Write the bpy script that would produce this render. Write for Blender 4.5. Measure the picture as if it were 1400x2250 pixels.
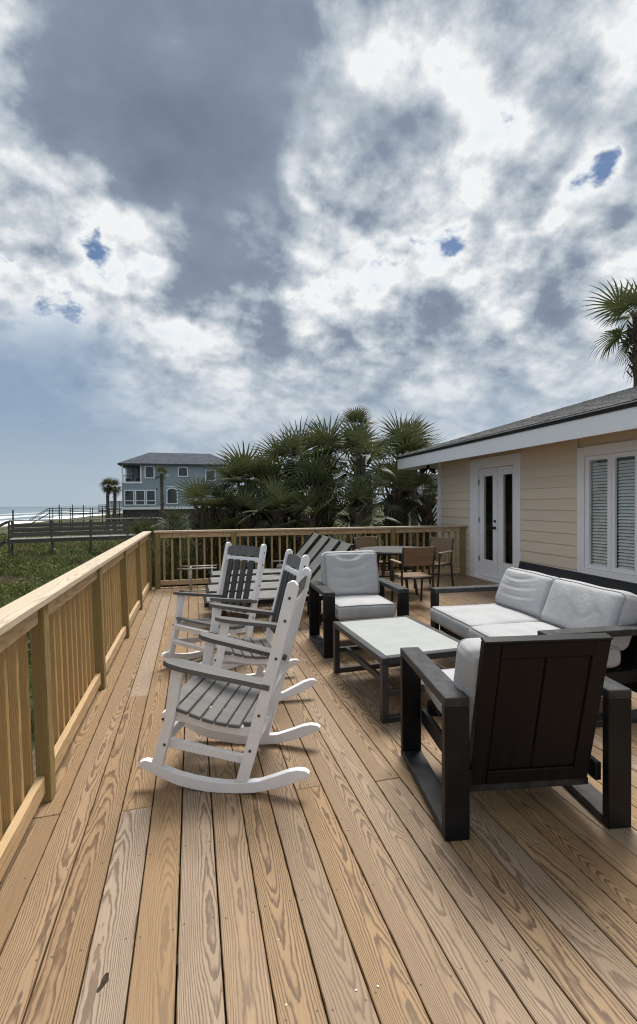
import bpy, bmesh, math, random
import numpy as np
from mathutils import Vector, Matrix

for o in list(bpy.data.objects): bpy.data.objects.remove(o)
SC = bpy.context.scene
COL = SC.collection
rad = math.radians

# ------------------------------------------------------------------ camera
FPX, YAW, PITCH, ROLL, CAMH = 1040.0, 0.2616, 0.0162, -0.0079, 1.509
def cam_axes():
    f = Vector((math.sin(YAW), math.cos(YAW), 0)); r = Vector((math.cos(YAW), -math.sin(YAW), 0)); u = Vector((0, 0, 1))
    f2 = f*math.cos(PITCH) - u*math.sin(PITCH); u2 = u*math.cos(PITCH) + f*math.sin(PITCH)
    return r*math.cos(ROLL) + u2*math.sin(ROLL), u2*math.cos(ROLL) - r*math.sin(ROLL), f2
CR, CU, CF = cam_axes()
cam = bpy.data.cameras.new('camera'); cam.sensor_fit = 'HORIZONTAL'; cam.sensor_width = 36.0
cam.lens = 36.0*FPX/1400.0; cam.clip_start = 0.05; cam.clip_end = 60000
camo = bpy.data.objects.new('camera', cam); COL.objects.link(camo)
camo.matrix_world = Matrix(((CR.x, CU.x, -CF.x, 0), (CR.y, CU.y, -CF.y, 0), (CR.z, CU.z, -CF.z, CAMH), (0, 0, 0, 1)))
SC.camera = camo
def ray(u, v): return CF + CR*((u-700)/FPX) + CU*((1125-v)/FPX)
def at_depth(u, v, D):            # survey of the place: a point seen at photo position (u, v), D metres ahead
    return Vector((0, 0, CAMH)) + ray(u, v)*D
def on_z(u, v, z=0.0):
    d = ray(u, v); return Vector((0, 0, CAMH)) + d*((z-CAMH)/d.z)

# ------------------------------------------------------------------ light, exposure
SUN_AZ, SUN_EL = rad(30), rad(62)      # azimuth from +Y towards +X
SC.view_settings.view_transform = 'Standard'; SC.view_settings.look = 'None'
SC.view_settings.exposure = 0.6; SC.view_settings.gamma = 1.0; SC.view_settings.use_curve_mapping = False
SC.render.engine = 'CYCLES'
SC.cycles.use_denoising = True; SC.cycles.max_bounces = 8; SC.cycles.transparent_max_bounces = 12
SC.cycles.sample_clamp_indirect = 6.0; SC.cycles.filter_width = 1.15
sun = bpy.data.lights.new('sun', 'SUN'); sun.energy = 3.0; sun.angle = rad(26); sun.color = (1.0, 0.95, 0.88)
suno = bpy.data.objects.new('sun', sun); COL.objects.link(suno)
sd = Vector((math.sin(SUN_AZ)*math.cos(SUN_EL), math.cos(SUN_AZ)*math.cos(SUN_EL), math.sin(SUN_EL)))
suno.rotation_euler = sd.to_track_quat('Z', 'Y').to_euler()

# ------------------------------------------------------------------ node helper
class NT:
    def __init__(s, tree): s.t = tree; s.t.nodes.clear()
    def n(s, typ, **kw):
        nd = s.t.nodes.new(typ)
        for k, v in kw.items(): setattr(nd, k, v)
        return nd
    def put(s, sock, val):
        if isinstance(val, bpy.types.NodeSocket): s.t.links.new(val, sock)
        elif isinstance(val, (tuple, list)):
            val = tuple(val)
            if len(sock.default_value) == 4 and len(val) == 3: val = val + (1.0,)
            sock.default_value = val
        else: sock.default_value = val
    def m(s, op, a, b=None, c=None, clamp=False):
        nd = s.n('ShaderNodeMath', operation=op); nd.use_clamp = clamp
        for i, v in enumerate((a, b, c)):
            if v is not None: s.put(nd.inputs[i], v)
        return nd.outputs[0]
    def vm(s, op, a, b=None, sc=None):
        nd = s.n('ShaderNodeVectorMath', operation=op); s.put(nd.inputs[0], a)
        if b is not None: s.put(nd.inputs[1], b)
        if sc is not None: s.put(nd.inputs['Scale'], sc)
        return nd.outputs['Value'] if op in ('LENGTH', 'DOT_PRODUCT', 'DISTANCE') else nd.outputs['Vector']
    def xyz(s, x, y, z):
        nd = s.n('ShaderNodeCombineXYZ')
        for i, v in enumerate((x, y, z)): s.put(nd.inputs[i], v)
        return nd.outputs[0]
    def sep(s, v):
        nd = s.n('ShaderNodeSeparateXYZ'); s.put(nd.inputs[0], v); return nd.outputs
    def noise(s, vec, scale=1.0, detail=2.0, rough=0.5, lac=2.0, dist=0.0, col=False):
        nd = s.n('ShaderNodeTexNoise'); s.put(nd.inputs['Vector'], vec); s.put(nd.inputs['Scale'], scale)
        nd.inputs['Detail'].default_value = detail; nd.inputs['Roughness'].default_value = rough
        nd.inputs['Lacunarity'].default_value = lac; nd.inputs['Distortion'].default_value = dist
        return nd.outputs['Color'] if col else nd.outputs[0]
    def sm(s, v, a, b, lo=0.0, hi=1.0, kind='SMOOTHSTEP'):
        nd = s.n('ShaderNodeMapRange', interpolation_type=kind)
        for i, x in enumerate((v, a, b, lo, hi)): s.put(nd.inputs[i], x)
        return nd.outputs[0]
    def mix(s, f, a, b, blend='MIX'):
        nd = s.n('ShaderNodeMix', data_type='RGBA', blend_type=blend)
        s.put(nd.inputs[0], f); s.put(nd.inputs[6], a); s.put(nd.inputs[7], b); return nd.outputs[2]
    def ramp(s, f, stops):
        nd = s.n('ShaderNodeValToRGB'); el = nd.color_ramp.elements
        while len(el) < len(stops): el.new(0.5)
        for e, (p, c) in zip(el, stops): e.position = p; e.color = tuple(c)+(1.0,)
        s.put(nd.inputs[0], f); return nd.outputs[0]
    def bump(s, h, strength=0.3, dist=0.01):
        nd = s.n('ShaderNodeBump'); s.put(nd.inputs['Height'], h); nd.inputs['Strength'].default_value = strength
        nd.inputs['Distance'].default_value = dist; return nd.outputs[0]

# ------------------------------------------------------------------ sky: a Nishita sky behind broken cloud
W = bpy.data.worlds.new('World'); SC.world = W; W.use_nodes = True
w = NT(W.node_tree)
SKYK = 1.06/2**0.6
def azel(u, v):
    d = ray(u, v).normalized(); return math.atan2(d.x, d.y), math.asin(d.z)
tc = w.n('ShaderNodeTexCoord').outputs['Generated']
dirv = w.vm('NORMALIZE', tc)
dx, dy, dz = w.sep(dirv)
zc = w.m('MAXIMUM', dz, 0.0)
az = w.m('ARCTAN2', dx, dy); el = w.m('ARCSINE', w.m('MINIMUM', w.m('MAXIMUM', dz, -1.0), 1.0))
den = w.m('ADD', zc, 0.55)
proj = w.vm('DIVIDE', dirv, w.xyz(den, den, den))          # cloud layer seen in perspective
wn = w.vm('SUBTRACT', w.noise(proj, 3.0, 4, .55, col=True), (.5, .5, .5))
wx, wy, wz = w.sep(wn)
A = w.m('ADD', az, w.m('MULTIPLY', wx, .62))
E = w.m('ADD', el, w.m('MULTIPLY', wy, .46))
AE = w.xyz(A, E, 0.0)
def blobs(lst):
    tot = None
    for (u, v, ru, rv, rot, amp) in lst:
        a0, e0 = azel(u, v)
        sx = abs(azel(u+ru*.5, v)[0]-azel(u-ru*.5, v)[0]) + 1e-3
        sy = abs(azel(u, v-rv*.5)[1]-azel(u, v+rv*.5)[1]) + 1e-3
        mp = w.n('ShaderNodeMapping', vector_type='TEXTURE'); w.put(mp.inputs[0], AE)
        mp.inputs['Location'].default_value = (a0, e0, 0); mp.inputs['Rotation'].default_value = (0, 0, rad(rot)); mp.inputs['Scale'].default_value = (sx, sy, 1)
        L = w.vm('LENGTH', mp.outputs[0])
        g = w.sm(L, 1.35, 0.0, 0.0, amp)
        tot = g if tot is None else w.m('ADD', tot, g)
    return tot
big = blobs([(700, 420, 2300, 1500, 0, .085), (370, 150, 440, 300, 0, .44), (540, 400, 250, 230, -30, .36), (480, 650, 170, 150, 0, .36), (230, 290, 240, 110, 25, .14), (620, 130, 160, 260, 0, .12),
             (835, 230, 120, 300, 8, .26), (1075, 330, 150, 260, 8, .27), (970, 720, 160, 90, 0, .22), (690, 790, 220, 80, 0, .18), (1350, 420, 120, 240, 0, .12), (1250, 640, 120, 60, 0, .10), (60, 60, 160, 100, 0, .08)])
neg = blobs([(60, 450, 190, 250, -20, .17), (300, 560, 170, 130, 0, .12), (220, 700, 230, 90, 0, .13), (390, 800, 130, 120, -30, .14), (715, 390, 110, 200, 0, .15),
             (680, 650, 140, 90, 0, .12), (870, 570, 190, 110, 0, .08), (1160, 560, 190, 130, 0, .10), (990, 100, 80, 220, 0, .10), (1240, 110, 110, 240, 0, .12), (735, 40, 70, 120, 0, .14), (920, 480, 70, 120, 20, .08)])
hol = blobs([(246, 478, 60, 85, 15, .30), (205, 585, 90, 46, 0, .26), (290, 615, 80, 56, 20, .27), (950, 335, 64, 64, -20, .27), (1255, 448, 110, 60, 10, .34), (1315, 520, 56, 70, 0, .22),
             (1135, 692, 80, 40, 0, .27), (895, 520, 60, 36, 0, .25), (845, 588, 46, 30, 0, .14), (690, 465, 30, 40, 0, .16), (50, 730, 150, 90, 0, .14)])
darkm = w.sm(big, 0.20, 0.50)
def puffs(vec):
    vo = w.n('ShaderNodeTexVoronoi', feature='F1'); w.put(vo.inputs['Vector'], vec); vo.inputs['Scale'].default_value = 6.2
    vo.inputs['Detail'].default_value = 1.0; vo.inputs['Roughness'].default_value = .55; vo.normalize = False
    return vo.outputs['Distance']
pw = w.vm('ADD', proj, w.vm('SCALE', wn, sc=.16)); ps = w.vm('ADD', pw, (-.010, .024, .016))
n1 = w.m('ADD', w.noise(proj, 3.1, 9, .60), w.m('MULTIPLY', w.m('SUBTRACT', puffs(pw), .60), .26))
n2 = w.m('ADD', w.noise(w.vm('ADD', proj, (-.010, .024, .016)), 3.1, 7, .60), w.m('MULTIPLY', w.m('SUBTRACT', puffs(ps), .60), .26))
n3 = w.noise(proj, 15.0, 4, .66)
lowk = w.sm(el, rad(4), rad(24), .36, 1.0)
damp = w.m('MULTIPLY', w.m('SUBTRACT', 1.0, w.m('MULTIPLY', darkm, .70)), lowk)
det = w.m('MULTIPLY', w.m('ADD', w.m('MULTIPLY', w.m('SUBTRACT', n1, .5), 1.25), w.m('MULTIPLY', w.m('SUBTRACT', n3, .5), .17)), damp)
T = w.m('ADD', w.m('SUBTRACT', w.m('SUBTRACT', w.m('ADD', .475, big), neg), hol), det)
relief = w.m('MULTIPLY', w.m('MULTIPLY', w.m('SUBTRACT', n2, n1), 2.1), damp)
Tc = w.m('SUBTRACT', T, relief)
Tc = w.m('ADD', w.m('MINIMUM', Tc, .90), w.m('MULTIPLY', w.m('MAXIMUM', w.m('SUBTRACT', Tc, .90), 0.0), .40))
Tc = w.m('ADD', Tc, w.m('MULTIPLY', w.m('MULTIPLY', w.m('ADD', w.m('SUBTRACT', n1, .5), w.m('MULTIPLY', wz, .6)), .22), darkm))
ccol = w.ramp(w.m('MULTIPLY', Tc, .8), [(.06, (.74, .79, .85)), (.20, (.82, .85, .87)), (.30, (.85, .865, .87)), (.39, (.69, .72, .75)), (.48, (.53, .575, .625)), (.58, (.395, .45, .515)), (.72, (.235, .283, .36)), (.90, (.150, .185, .253))])
alpha = w.sm(w.m('ADD', T, w.m('MULTIPLY', w.m('SUBTRACT', n3, .5), .80)), .08, .29)
low = w.sm(el, rad(21), rad(3))                       # towards the horizon the air evens everything out
left = w.sm(az, rad(6), rad(-14))
hz = w.mix(w.sm(el, rad(9), rad(.3)), (.285, .385, .51), (.40, .475, .54))
ccol = w.mix(w.m('MULTIPLY', low, w.m('ADD', .55, w.m('MULTIPLY', left, .40))), ccol, hz)
lb = w.m('MULTIPLY', w.sm(w.m('ADD', az, w.m('MULTIPLY', wx, .25)), rad(-1), rad(-16)), w.m('MULTIPLY', w.sm(w.m('ADD', el, w.m('MULTIPLY', wy, .2)), rad(22), rad(15)), .85))
ccol = w.mix(lb, ccol, w.mix(w.sm(el, rad(12), rad(1)), (.245, .345, .485), (.40, .475, .54)))
alpha = w.m('MAXIMUM', alpha, low)
sky = w.n('ShaderNodeTexSky', sky_type='NISHITA'); sky.sun_disc = False; sky.sun_elevation = SUN_EL; sky.sun_rotation = SUN_AZ
sky.air_density = 1.0; sky.dust_density = 0.4; sky.ozone_density = 3.0; sky.altitude = 5
b1 = w.n('ShaderNodeBackground'); w.put(b1.inputs[0], sky.outputs[0]); b1.inputs[1].default_value = 0.052
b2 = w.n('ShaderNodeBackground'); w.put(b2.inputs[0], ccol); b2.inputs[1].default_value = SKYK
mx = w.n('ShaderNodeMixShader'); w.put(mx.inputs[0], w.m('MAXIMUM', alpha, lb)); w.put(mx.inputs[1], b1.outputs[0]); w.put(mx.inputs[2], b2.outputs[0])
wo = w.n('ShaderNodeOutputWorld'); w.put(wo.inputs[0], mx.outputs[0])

# ------------------------------------------------------------------ materials
def new_mat(name):
    m = bpy.data.materials.new(name); m.use_nodes = True; return m, NT(m.node_tree)
def finish(t, col, rough=.5, spec=.5, normal=None, metal=0.0, trans=None):
    p = t.n('ShaderNodeBsdfPrincipled'); t.put(p.inputs['Base Color'], col); t.put(p.inputs['Roughness'], rough)
    t.put(p.inputs['Specular IOR Level'], spec); t.put(p.inputs['Metallic'], metal)
    if normal is not None: t.put(p.inputs['Normal'], normal)
    out = p.outputs[0]
    if trans is not None:
        tr = t.n('ShaderNodeBsdfTranslucent'); t.put(tr.inputs[0], trans[0])
        mxx = t.n('ShaderNodeMixShader'); mxx.inputs[0].default_value = trans[1]
        t.put(mxx.inputs[1], out); t.put(mxx.inputs[2], tr.outputs[0]); out = mxx.outputs[0]
    o = t.n('ShaderNodeOutputMaterial'); t.put(o.inputs[0], out)
def wood(name, light, dark, grey, ring=150.0, nails=False, contrast=1.0, rough=.62, arch=.085):
    m, t = new_mat(name)
    x, y, z = t.sep(t.n('ShaderNodeTexCoord').outputs['Object'])
    oi = t.n('ShaderNodeObjectInfo'); rnd = oi.outputs['Random']; oc = t.n('ShaderNodeSeparateColor'); t.put(oc.inputs[0], oi.outputs['Color'])
    r1 = t.m('FRACT', t.m('MULTIPLY', rnd, 17.31)); r2 = t.m('FRACT', t.m('MULTIPLY', rnd, 91.73)); r3 = t.m('FRACT', t.m('MULTIPLY', rnd, 37.17))
    y2 = t.m('ADD', y, t.m('MULTIPLY', rnd, 60.0))
    pl = t.xyz(t.m('MULTIPLY', x, 2.0), t.m('MULTIPLY', y2, .42), t.m('MULTIPLY', z, 2.0))
    na = t.sep(t.noise(pl, 1.0, 2.0, .5, col=True))
    wav = t.noise(t.xyz(t.m('MULTIPLY', x, 22.0), t.m('MULTIPLY', y2, 5.0), t.m('MULTIPLY', z, 22.0)), 1.0, 3.0, .6)
    fib = t.noise(t.xyz(t.m('MULTIPLY', x, 260.0), t.m('MULTIPLY', y2, 5.0), t.m('MULTIPLY', z, 260.0)), 1.0, 2.0, .6)
    xp = t.m('ADD', t.m('SUBTRACT', x, t.m('MULTIPLY', t.m('SUBTRACT', r1, .5), .09)), t.m('MULTIPLY', t.m('SUBTRACT', na[0], .5), .055))
    dp = t.m('ADD', t.m('ADD', t.m('ADD', t.m('MULTIPLY', r2, .035), z), t.m('MULTIPLY', t.m('MULTIPLY', y, t.m('SUBTRACT', r3, .5)), .045)), t.m('ADD', t.m('MULTIPLY', na[1], arch*1.7), t.m('MULTIPLY', t.m('SUBTRACT', wav, .5), .0085)))
    # a knot now and then bends the rings round it
    vo = t.n('ShaderNodeTexVoronoi'); vo.voronoi_dimensions = '3D'; vo.feature = 'F1'
    t.put(vo.inputs['Vector'], t.xyz(t.m('MULTIPLY', x, 2.2), t.m('MULTIPLY', y2, .8), t.m('MULTIPLY', rnd, 77.0))); vo.inputs['Scale'].default_value = 1.0
    kd = vo.outputs['Distance']
    kn = t.sm(kd, .13, .0)
    rr = t.m('SQRT', t.m('ADD', t.m('MULTIPLY', xp, xp), t.m('MULTIPLY', dp, dp)))
    rr = t.m('ADD', rr, t.m('ADD', t.m('MULTIPLY', kn, .022), t.m('MULTIPLY', fib, .0011)))
    fr = t.m('FRACT', t.m('MULTIPLY', rr, ring))
    late = t.m('MULTIPLY', t.sm(fr, .38, .82), t.sm(fr, 1.0, .90))
    st = t.m('MULTIPLY', t.m('MULTIPLY', t.m('ADD', .35, t.m('MULTIPLY', oc.outputs[2], .75)), contrast), late)
    base = t.mix(r3, light, tuple(c*k for c, k in zip(light, (.86, .84, .80))))
    base = t.mix(oc.outputs[0], base, grey)
    dk = t.mix(oc.outputs[0], dark, tuple(g*d for g, d in zip(grey, (.50, .46, .45))))
    col = t.mix(st, base, dk)
    col = t.mix(t.m('MULTIPLY', t.m('SUBTRACT', fib, .36), .7), col, tuple(c*.55 for c in dark))
    blotch = t.noise(t.xyz(t.m('MULTIPLY', x, 9.0), t.m('MULTIPLY', y2, 2.6), 3.0), 1.0, 3.0, .6)
    col = t.mix(t.sm(blotch, .52, .78, 0, .30), col, tuple(c*.62 for c in light))
    col = t.mix(t.sm(kd, .045, .015, 0, .85), col, tuple(c*.30 for c in dark))
    col = t.mix(t.m('MULTIPLY', oc.outputs[1], .55), col, tuple(c*.40 for c in dark))
    if nails:
        P = t.sep(t.n('ShaderNodeNewGeometry').outputs['Position'])
        ny = t.m('MULTIPLY', t.m('SUBTRACT', t.m('FRACT', t.m('DIVIDE', t.m('ADD', P[1], 20.0), .4064)), .5), .4064)
        ny = t.m('ADD', ny, t.m('MULTIPLY', t.m('SUBTRACT', r2, .5), .02))
        nx = t.m('SUBTRACT', t.m('ABSOLUTE', x), t.m('ADD', .043, t.m('MULTIPLY', r1, .012)))
        nd = t.m('SQRT', t.m('ADD', t.m('MULTIPLY', ny, ny), t.m('MULTIPLY', nx, nx)))
        col = t.mix(t.sm(nd, .0050, .0028, 0, .8), col, (.045, .035, .028))
    h = t.m('ADD', t.m('MULTIPLY', late, .6), t.m('MULTIPLY', fib, .8))
    finish(t, col, t.sm(late, 0, 1, rough, rough-.10), .32, t.bump(h, .28, .0015)); return m
def plain(name, col, rough=.5, spec=.5, var=.08, nscale=12.0, bump=.0, bscale=60.0, metal=0.0, stretch=(1, 1, 1), tint=None):
    m, t = new_mat(name)
    c = t.vm('MULTIPLY', t.n('ShaderNodeTexCoord').outputs['Object'], stretch)
    rnd = t.n('ShaderNodeObjectInfo').outputs['Random']
    c2 = t.vm('ADD', c, t.xyz(t.m('MULTIPLY', rnd, 31.0), t.m('MULTIPLY', rnd, 17.0), 0.0))
    n = t.noise(c2, nscale, 5, .62)
    dark = tint or tuple(x*(1-var*4) for x in col)
    cc = t.mix(t.sm(n, .35, .75, 0, 1), col, tuple(x*(1-var)+d*var for x, d in zip(col, dark)) if tint is None else dark)
    nb = None
    if bump > 0: nb = t.bump(t.noise(c2, bscale, 3, .6), bump, .004)
    finish(t, cc, t.sm(n, .3, .8, rough*.9, min(1, rough*1.12)), spec, nb, metal); return m

MAT = {}
MAT['deck'] = wood('deck_pine', (.360, .234, .122), (.114, .064, .030), (.355, .276, .205), 270, nails=True, contrast=1.05)
MAT['rail'] = wood('rail_pine', (.62, .43, .215), (.36, .20, .075), (.62, .48, .34), 150, contrast=.6)
MAT['baluster'] = wood('baluster_pine', (.56, .36, .15), (.30, .155, .05), (.58, .43, .24), 150, contrast=.7)
MAT['cap'] = wood('cap_pine', (.68, .55, .37), (.40, .27, .14), (.62, .54, .45), 110, contrast=.6)
MAT['post'] = wood('treated_post', (.33, .245, .095), (.17, .115, .04), (.38, .31, .18), 150, contrast=.7)
MAT['grey_wood'] = wood('weathered_wood', (.125, .115, .105), (.06, .055, .05), (.15, .142, .132), 120, contrast=.5)
MAT['pale_wood'] = wood('weathered_pale_wood', (.30, .28, .25), (.17, .155, .135), (.33, .315, .29), 120, contrast=.4)
MAT['dark_wood'] = wood('dark_weathered_wood', (.055, .05, .047), (.03, .028, .026), (.07, .065, .06), 120, contrast=.5)
MAT['white_poly'] = plain('white_poly', (.86, .86, .87), .45, .4, .03, 7.0, .12, 140, tint=(.79, .795, .81))
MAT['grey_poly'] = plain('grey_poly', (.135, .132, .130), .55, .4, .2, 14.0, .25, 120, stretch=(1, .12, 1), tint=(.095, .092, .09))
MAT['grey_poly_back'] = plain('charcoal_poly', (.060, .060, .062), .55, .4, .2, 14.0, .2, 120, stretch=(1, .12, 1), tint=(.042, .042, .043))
MAT['bolt'] = plain('bolt_steel', (.10, .10, .105), .4, .5, .05, 30, metal=.8)
MAT['black_metal'] = plain('black_metal', (.0055, .0056, .0062), .45, .24, .2, 9.0, .05, 220, tint=(.012, .012, .0125))
MAT['black_dusty'] = plain('black_metal_dusty', (.011, .012, .0135), .48, .45, .3, 16.0, .1, 200, tint=(.040, .041, .044))
MAT['dark_panel'] = plain('espresso_panel', (.0062, .0046, .0046), .55, .2, .2, 30.0, .15, 200, stretch=(1, 1, .05), tint=(.012, .0085, .008))
MAT['table_top'] = plain('pale_table_top', (.40, .42, .41), .42, .45, .1, 5.0, .03, 90, tint=(.33, .35, .34))
MAT['table_frame'] = plain('table_frame', (.030, .031, .033), .45, .5, .2, 14, .05, 150, stretch=(.2, 1, 1), tint=(.045, .046, .049))
MAT['trim'] = plain('white_trim', (.88, .885, .90), .5, .4, .04, 3.0, .04, 120)
MAT['fascia'] = plain('fascia_paint', (.80, .83, .86), .5, .4, .05, 2.0, .03, 60)
MAT['siding'] = plain('cream_siding', (.77, .655, .52), .6, .35, .05, 2.5, .12, 70, stretch=(1, .12, 1), tint=(.72, .61, .48))
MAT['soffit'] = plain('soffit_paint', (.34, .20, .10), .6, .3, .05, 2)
MAT['slat_blind'] = plain('blind_slat', (.85, .84, .82), .45, .4, .03, 6)
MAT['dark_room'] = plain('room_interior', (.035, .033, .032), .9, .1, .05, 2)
MAT['drip'] = plain('drip_edge', (.008, .008, .009), .6, .4, .05, 2)
MAT['shingle'] = plain('roof_shingle', (.19, .19, .185), .9, .2, .3, 17, .5, 240, tint=(.055, .056, .058))
MAT['brass'] = plain('dark_bronze', (.035, .03, .027), .35, .6, .05, 20, metal=.7)
MAT['lounger_sling'] = plain('lounger_sling', (.175, .175, .165), .75, .25, .1, 8, .3, 500, tint=(.15, .15, .14))
MAT['lounger_seat'] = plain('lounger_sling_seat', (.20, .198, .19), .7, .3, .1, 8, .3, 500, tint=(.16, .16, .155))
MAT['dining_slat'] = plain('dining_slat', (.205, .135, .082), .55, .35, .1, 14, .15, 150, stretch=(.1, 1, 1), tint=(.17, .11, .066))
MAT['dining_arm'] = plain('dining_arm', (.38, .30, .22), .5, .35, .1, 14, .1, 150, stretch=(1, .1, 1), tint=(.32, .25, .18))
MAT['dining_frame'] = plain('dining_frame', (.022, .016, .014), .45, .5, .1, 20)
MAT['dining_top'] = plain('dining_top', (.11, .115, .12), .40, .5, .2, 16, .1, 80, stretch=(1, .1, 1), tint=(.065, .07, .075))
MAT['tube_steel'] = plain('galvanised_tube', (.36, .37, .36), .45, .5, .1, 30, metal=.4)
MAT['tube_cap'] = plain('brown_cap', (.14, .062, .04), .6, .3, .1, 30)
MAT['palm_trunk'] = plain('palm_trunk', (.115, .09, .068), .9, .2, .3, 14, .8, 40, tint=(.05, .04, .032))
MAT['soil'] = plain('knot_dark', (.055, .036, .022), .8, .2, .2, 60, .4, 200, tint=(.02, .014, .01))
MAT['screw'] = plain('screw_head', (.34, .31, .25), .35, .6, .05, 60, metal=.6)
MAT['blue_wall'] = plain('blue_siding', (.285, .345, .40), .7, .3, .05, .8, tint=(.265, .325, .375))
MAT['house_trim'] = plain('house_trim', (.80, .83, .86), .6, .3, .04, 1.0)
MAT['house_roof'] = plain('house_roof', (.058, .068, .088), .9, .2, .2, 1.5, tint=(.045, .053, .068))
MAT['house_base'] = plain('house_base', (.085, .072, .068), .9, .2, .2, 4.0, tint=(.05, .045, .044))
MAT['white_house'] = plain('white_siding', (.62, .62, .63), .6, .3, .06, 1.0)
MAT['pale_roof'] = plain('pale_roof', (.42, .44, .47), .8, .2, .1, 6.0, tint=(.33, .35, .38))
MAT['bird'] = plain('bird_feather', (.10, .095, .09), .8, .2, .2, 20)
MAT['red_brown'] = plain('red_brown_paint', (.20, .045, .035), .6, .3, .1, 4)

def mat_fabric():
    m, t = new_mat('grey_cushion_fabric')
    c = t.n('ShaderNodeTexCoord').outputs['Object']; rnd = t.n('ShaderNodeObjectInfo').outputs['Random']
    c2 = t.vm('ADD', c, t.xyz(t.m('MULTIPLY', rnd, 9.0), 0.0, 0.0))
    n = t.noise(c2, 4.0, 6, .62); f = t.noise(c2, 420.0, 2, .6); st = t.noise(t.vm('MULTIPLY', c2, (1, 1, .6)), 11.0, 4, .65)
    col = t.mix(t.sm(n, .38, .7), (.455, .458, .470), (.395, .398, .405))
    col = t.mix(t.sm(st, .58, .80, 0, .45), col, (.32, .325, .31))
    h = t.m('ADD', t.m('MULTIPLY', f, .25), t.m('MULTIPLY', t.noise(t.vm('MULTIPLY', c2, (1, 1, .45)), 16.0, 4, .6, dist=.8), 1.0))
    finish(t, col, .85, .2, t.bump(h, .5, .012)); return m
MAT['fabric'] = mat_fabric()
MAT['piping'] = plain('piping', (.30, .305, .315), .7, .3, .05, 20)

def mat_glass():
    m, t = new_mat('window_glass')
    tr = t.n('ShaderNodeBsdfTransparent'); t.put(tr.inputs[0], (.93, .95, .94)); gl = t.n('ShaderNodeBsdfGlossy'); gl.inputs['Roughness'].default_value = .02
    fr = t.n('ShaderNodeFresnel'); fr.inputs[0].default_value = 1.5
    mxx = t.n('ShaderNodeMixShader'); t.put(mxx.inputs[0], t.m('MULTIPLY', t.m('MULTIPLY', fr.outputs[0], 1.3, clamp=True), t.m('SUBTRACT', 1.0, t.n('ShaderNodeNewGeometry').outputs['Backfacing']))); t.put(mxx.inputs[1], tr.outputs[0]); t.put(mxx.inputs[2], gl.outputs[0])
    o = t.n('ShaderNodeOutputMaterial'); t.put(o.inputs[0], mxx.outputs[0]); return m
MAT['glass'] = mat_glass()
MAT['far_glass'] = plain('far_window_glass', (.035, .05, .062), .12, .6, .2, .6)

def mat_leaf(name, c1, c2, dry=False):
    m, t = new_mat(name)
    oi = t.n('ShaderNodeObjectInfo').outputs['Random']; isl = t.n('ShaderNodeNewGeometry').outputs['Random Per Island']; pos = t.n('ShaderNodeTexCoord').outputs['Object']
    n = t.noise(t.vm('ADD', pos, t.xyz(t.m('MULTIPLY', oi, 40.0), 0.0, 0.0)), 7.0, 3, .6)
    f = t.m('ADD', t.m('MULTIPLY', oi, .30), t.m('ADD', t.m('MULTIPLY', n, .22), t.m('MULTIPLY', isl, .50)), clamp=True)
    col = t.mix(t.m('POWER', f, 1.5), c1, c2)
    if not dry: col = t.mix(t.sm(t.m('ADD', isl, t.m('MULTIPLY', oi, .2)), 1.02, 1.12, 0, .8), col, (.22, .17, .09))
    finish(t, col, .46 if not dry else .8, .4 if not dry else .2, None, 0.0, (tuple(min(1, x*1.4) for x in c2), .16)); return m
MAT['frond'] = mat_leaf('palm_frond', (.014, .023, .007), (.115, .135, .050))
MAT['frond_dry'] = mat_leaf('dry_frond', (.085, .068, .045), (.20, .17, .12), True)
def mat_scrub():
    m, t = new_mat('dune_scrub')
    at = t.n('ShaderNodeAttribute'); at.attribute_name = 'tint'
    finish(t, at.outputs['Color'], .75, .25, None, 0.0, (at.outputs['Color'], .2)); return m
MAT['scrub'] = mat_scrub()
def mat_ground():
    m, t = new_mat('dune_ground')
    P = t.n('ShaderNodeNewGeometry').outputs['Position']; X = t.sep(P)
    n = t.noise(P, .35, 6, .62); n2 = t.noise(P, 3.0, 4, .6); n3 = t.noise(P, .09, 3, .5)
    veg = t.mix(t.sm(n, .35, .68), (.035, .045, .016), (.085, .085, .035)); veg = t.mix(t.sm(n2, .5, .75, 0, .6), veg, (.105, .085, .06))
    sand = t.mix(n2, (.46, .42, .35), (.38, .34, .28))
    edge = t.sm(t.m('ADD', X[0], t.m('MULTIPLY', t.m('SUBTRACT', n3, .5), 14.0)), -34.0, -40.0)
    edge = t.m('MAXIMUM', edge, t.sm(t.m('ADD', n, t.m('MULTIPLY', n2, .2)), .70, .76, 0, .8))
    finish(t, t.mix(edge, veg, sand), .9, .15, t.bump(n2, .6, .08)); return m
MAT['ground'] = mat_ground()
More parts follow.
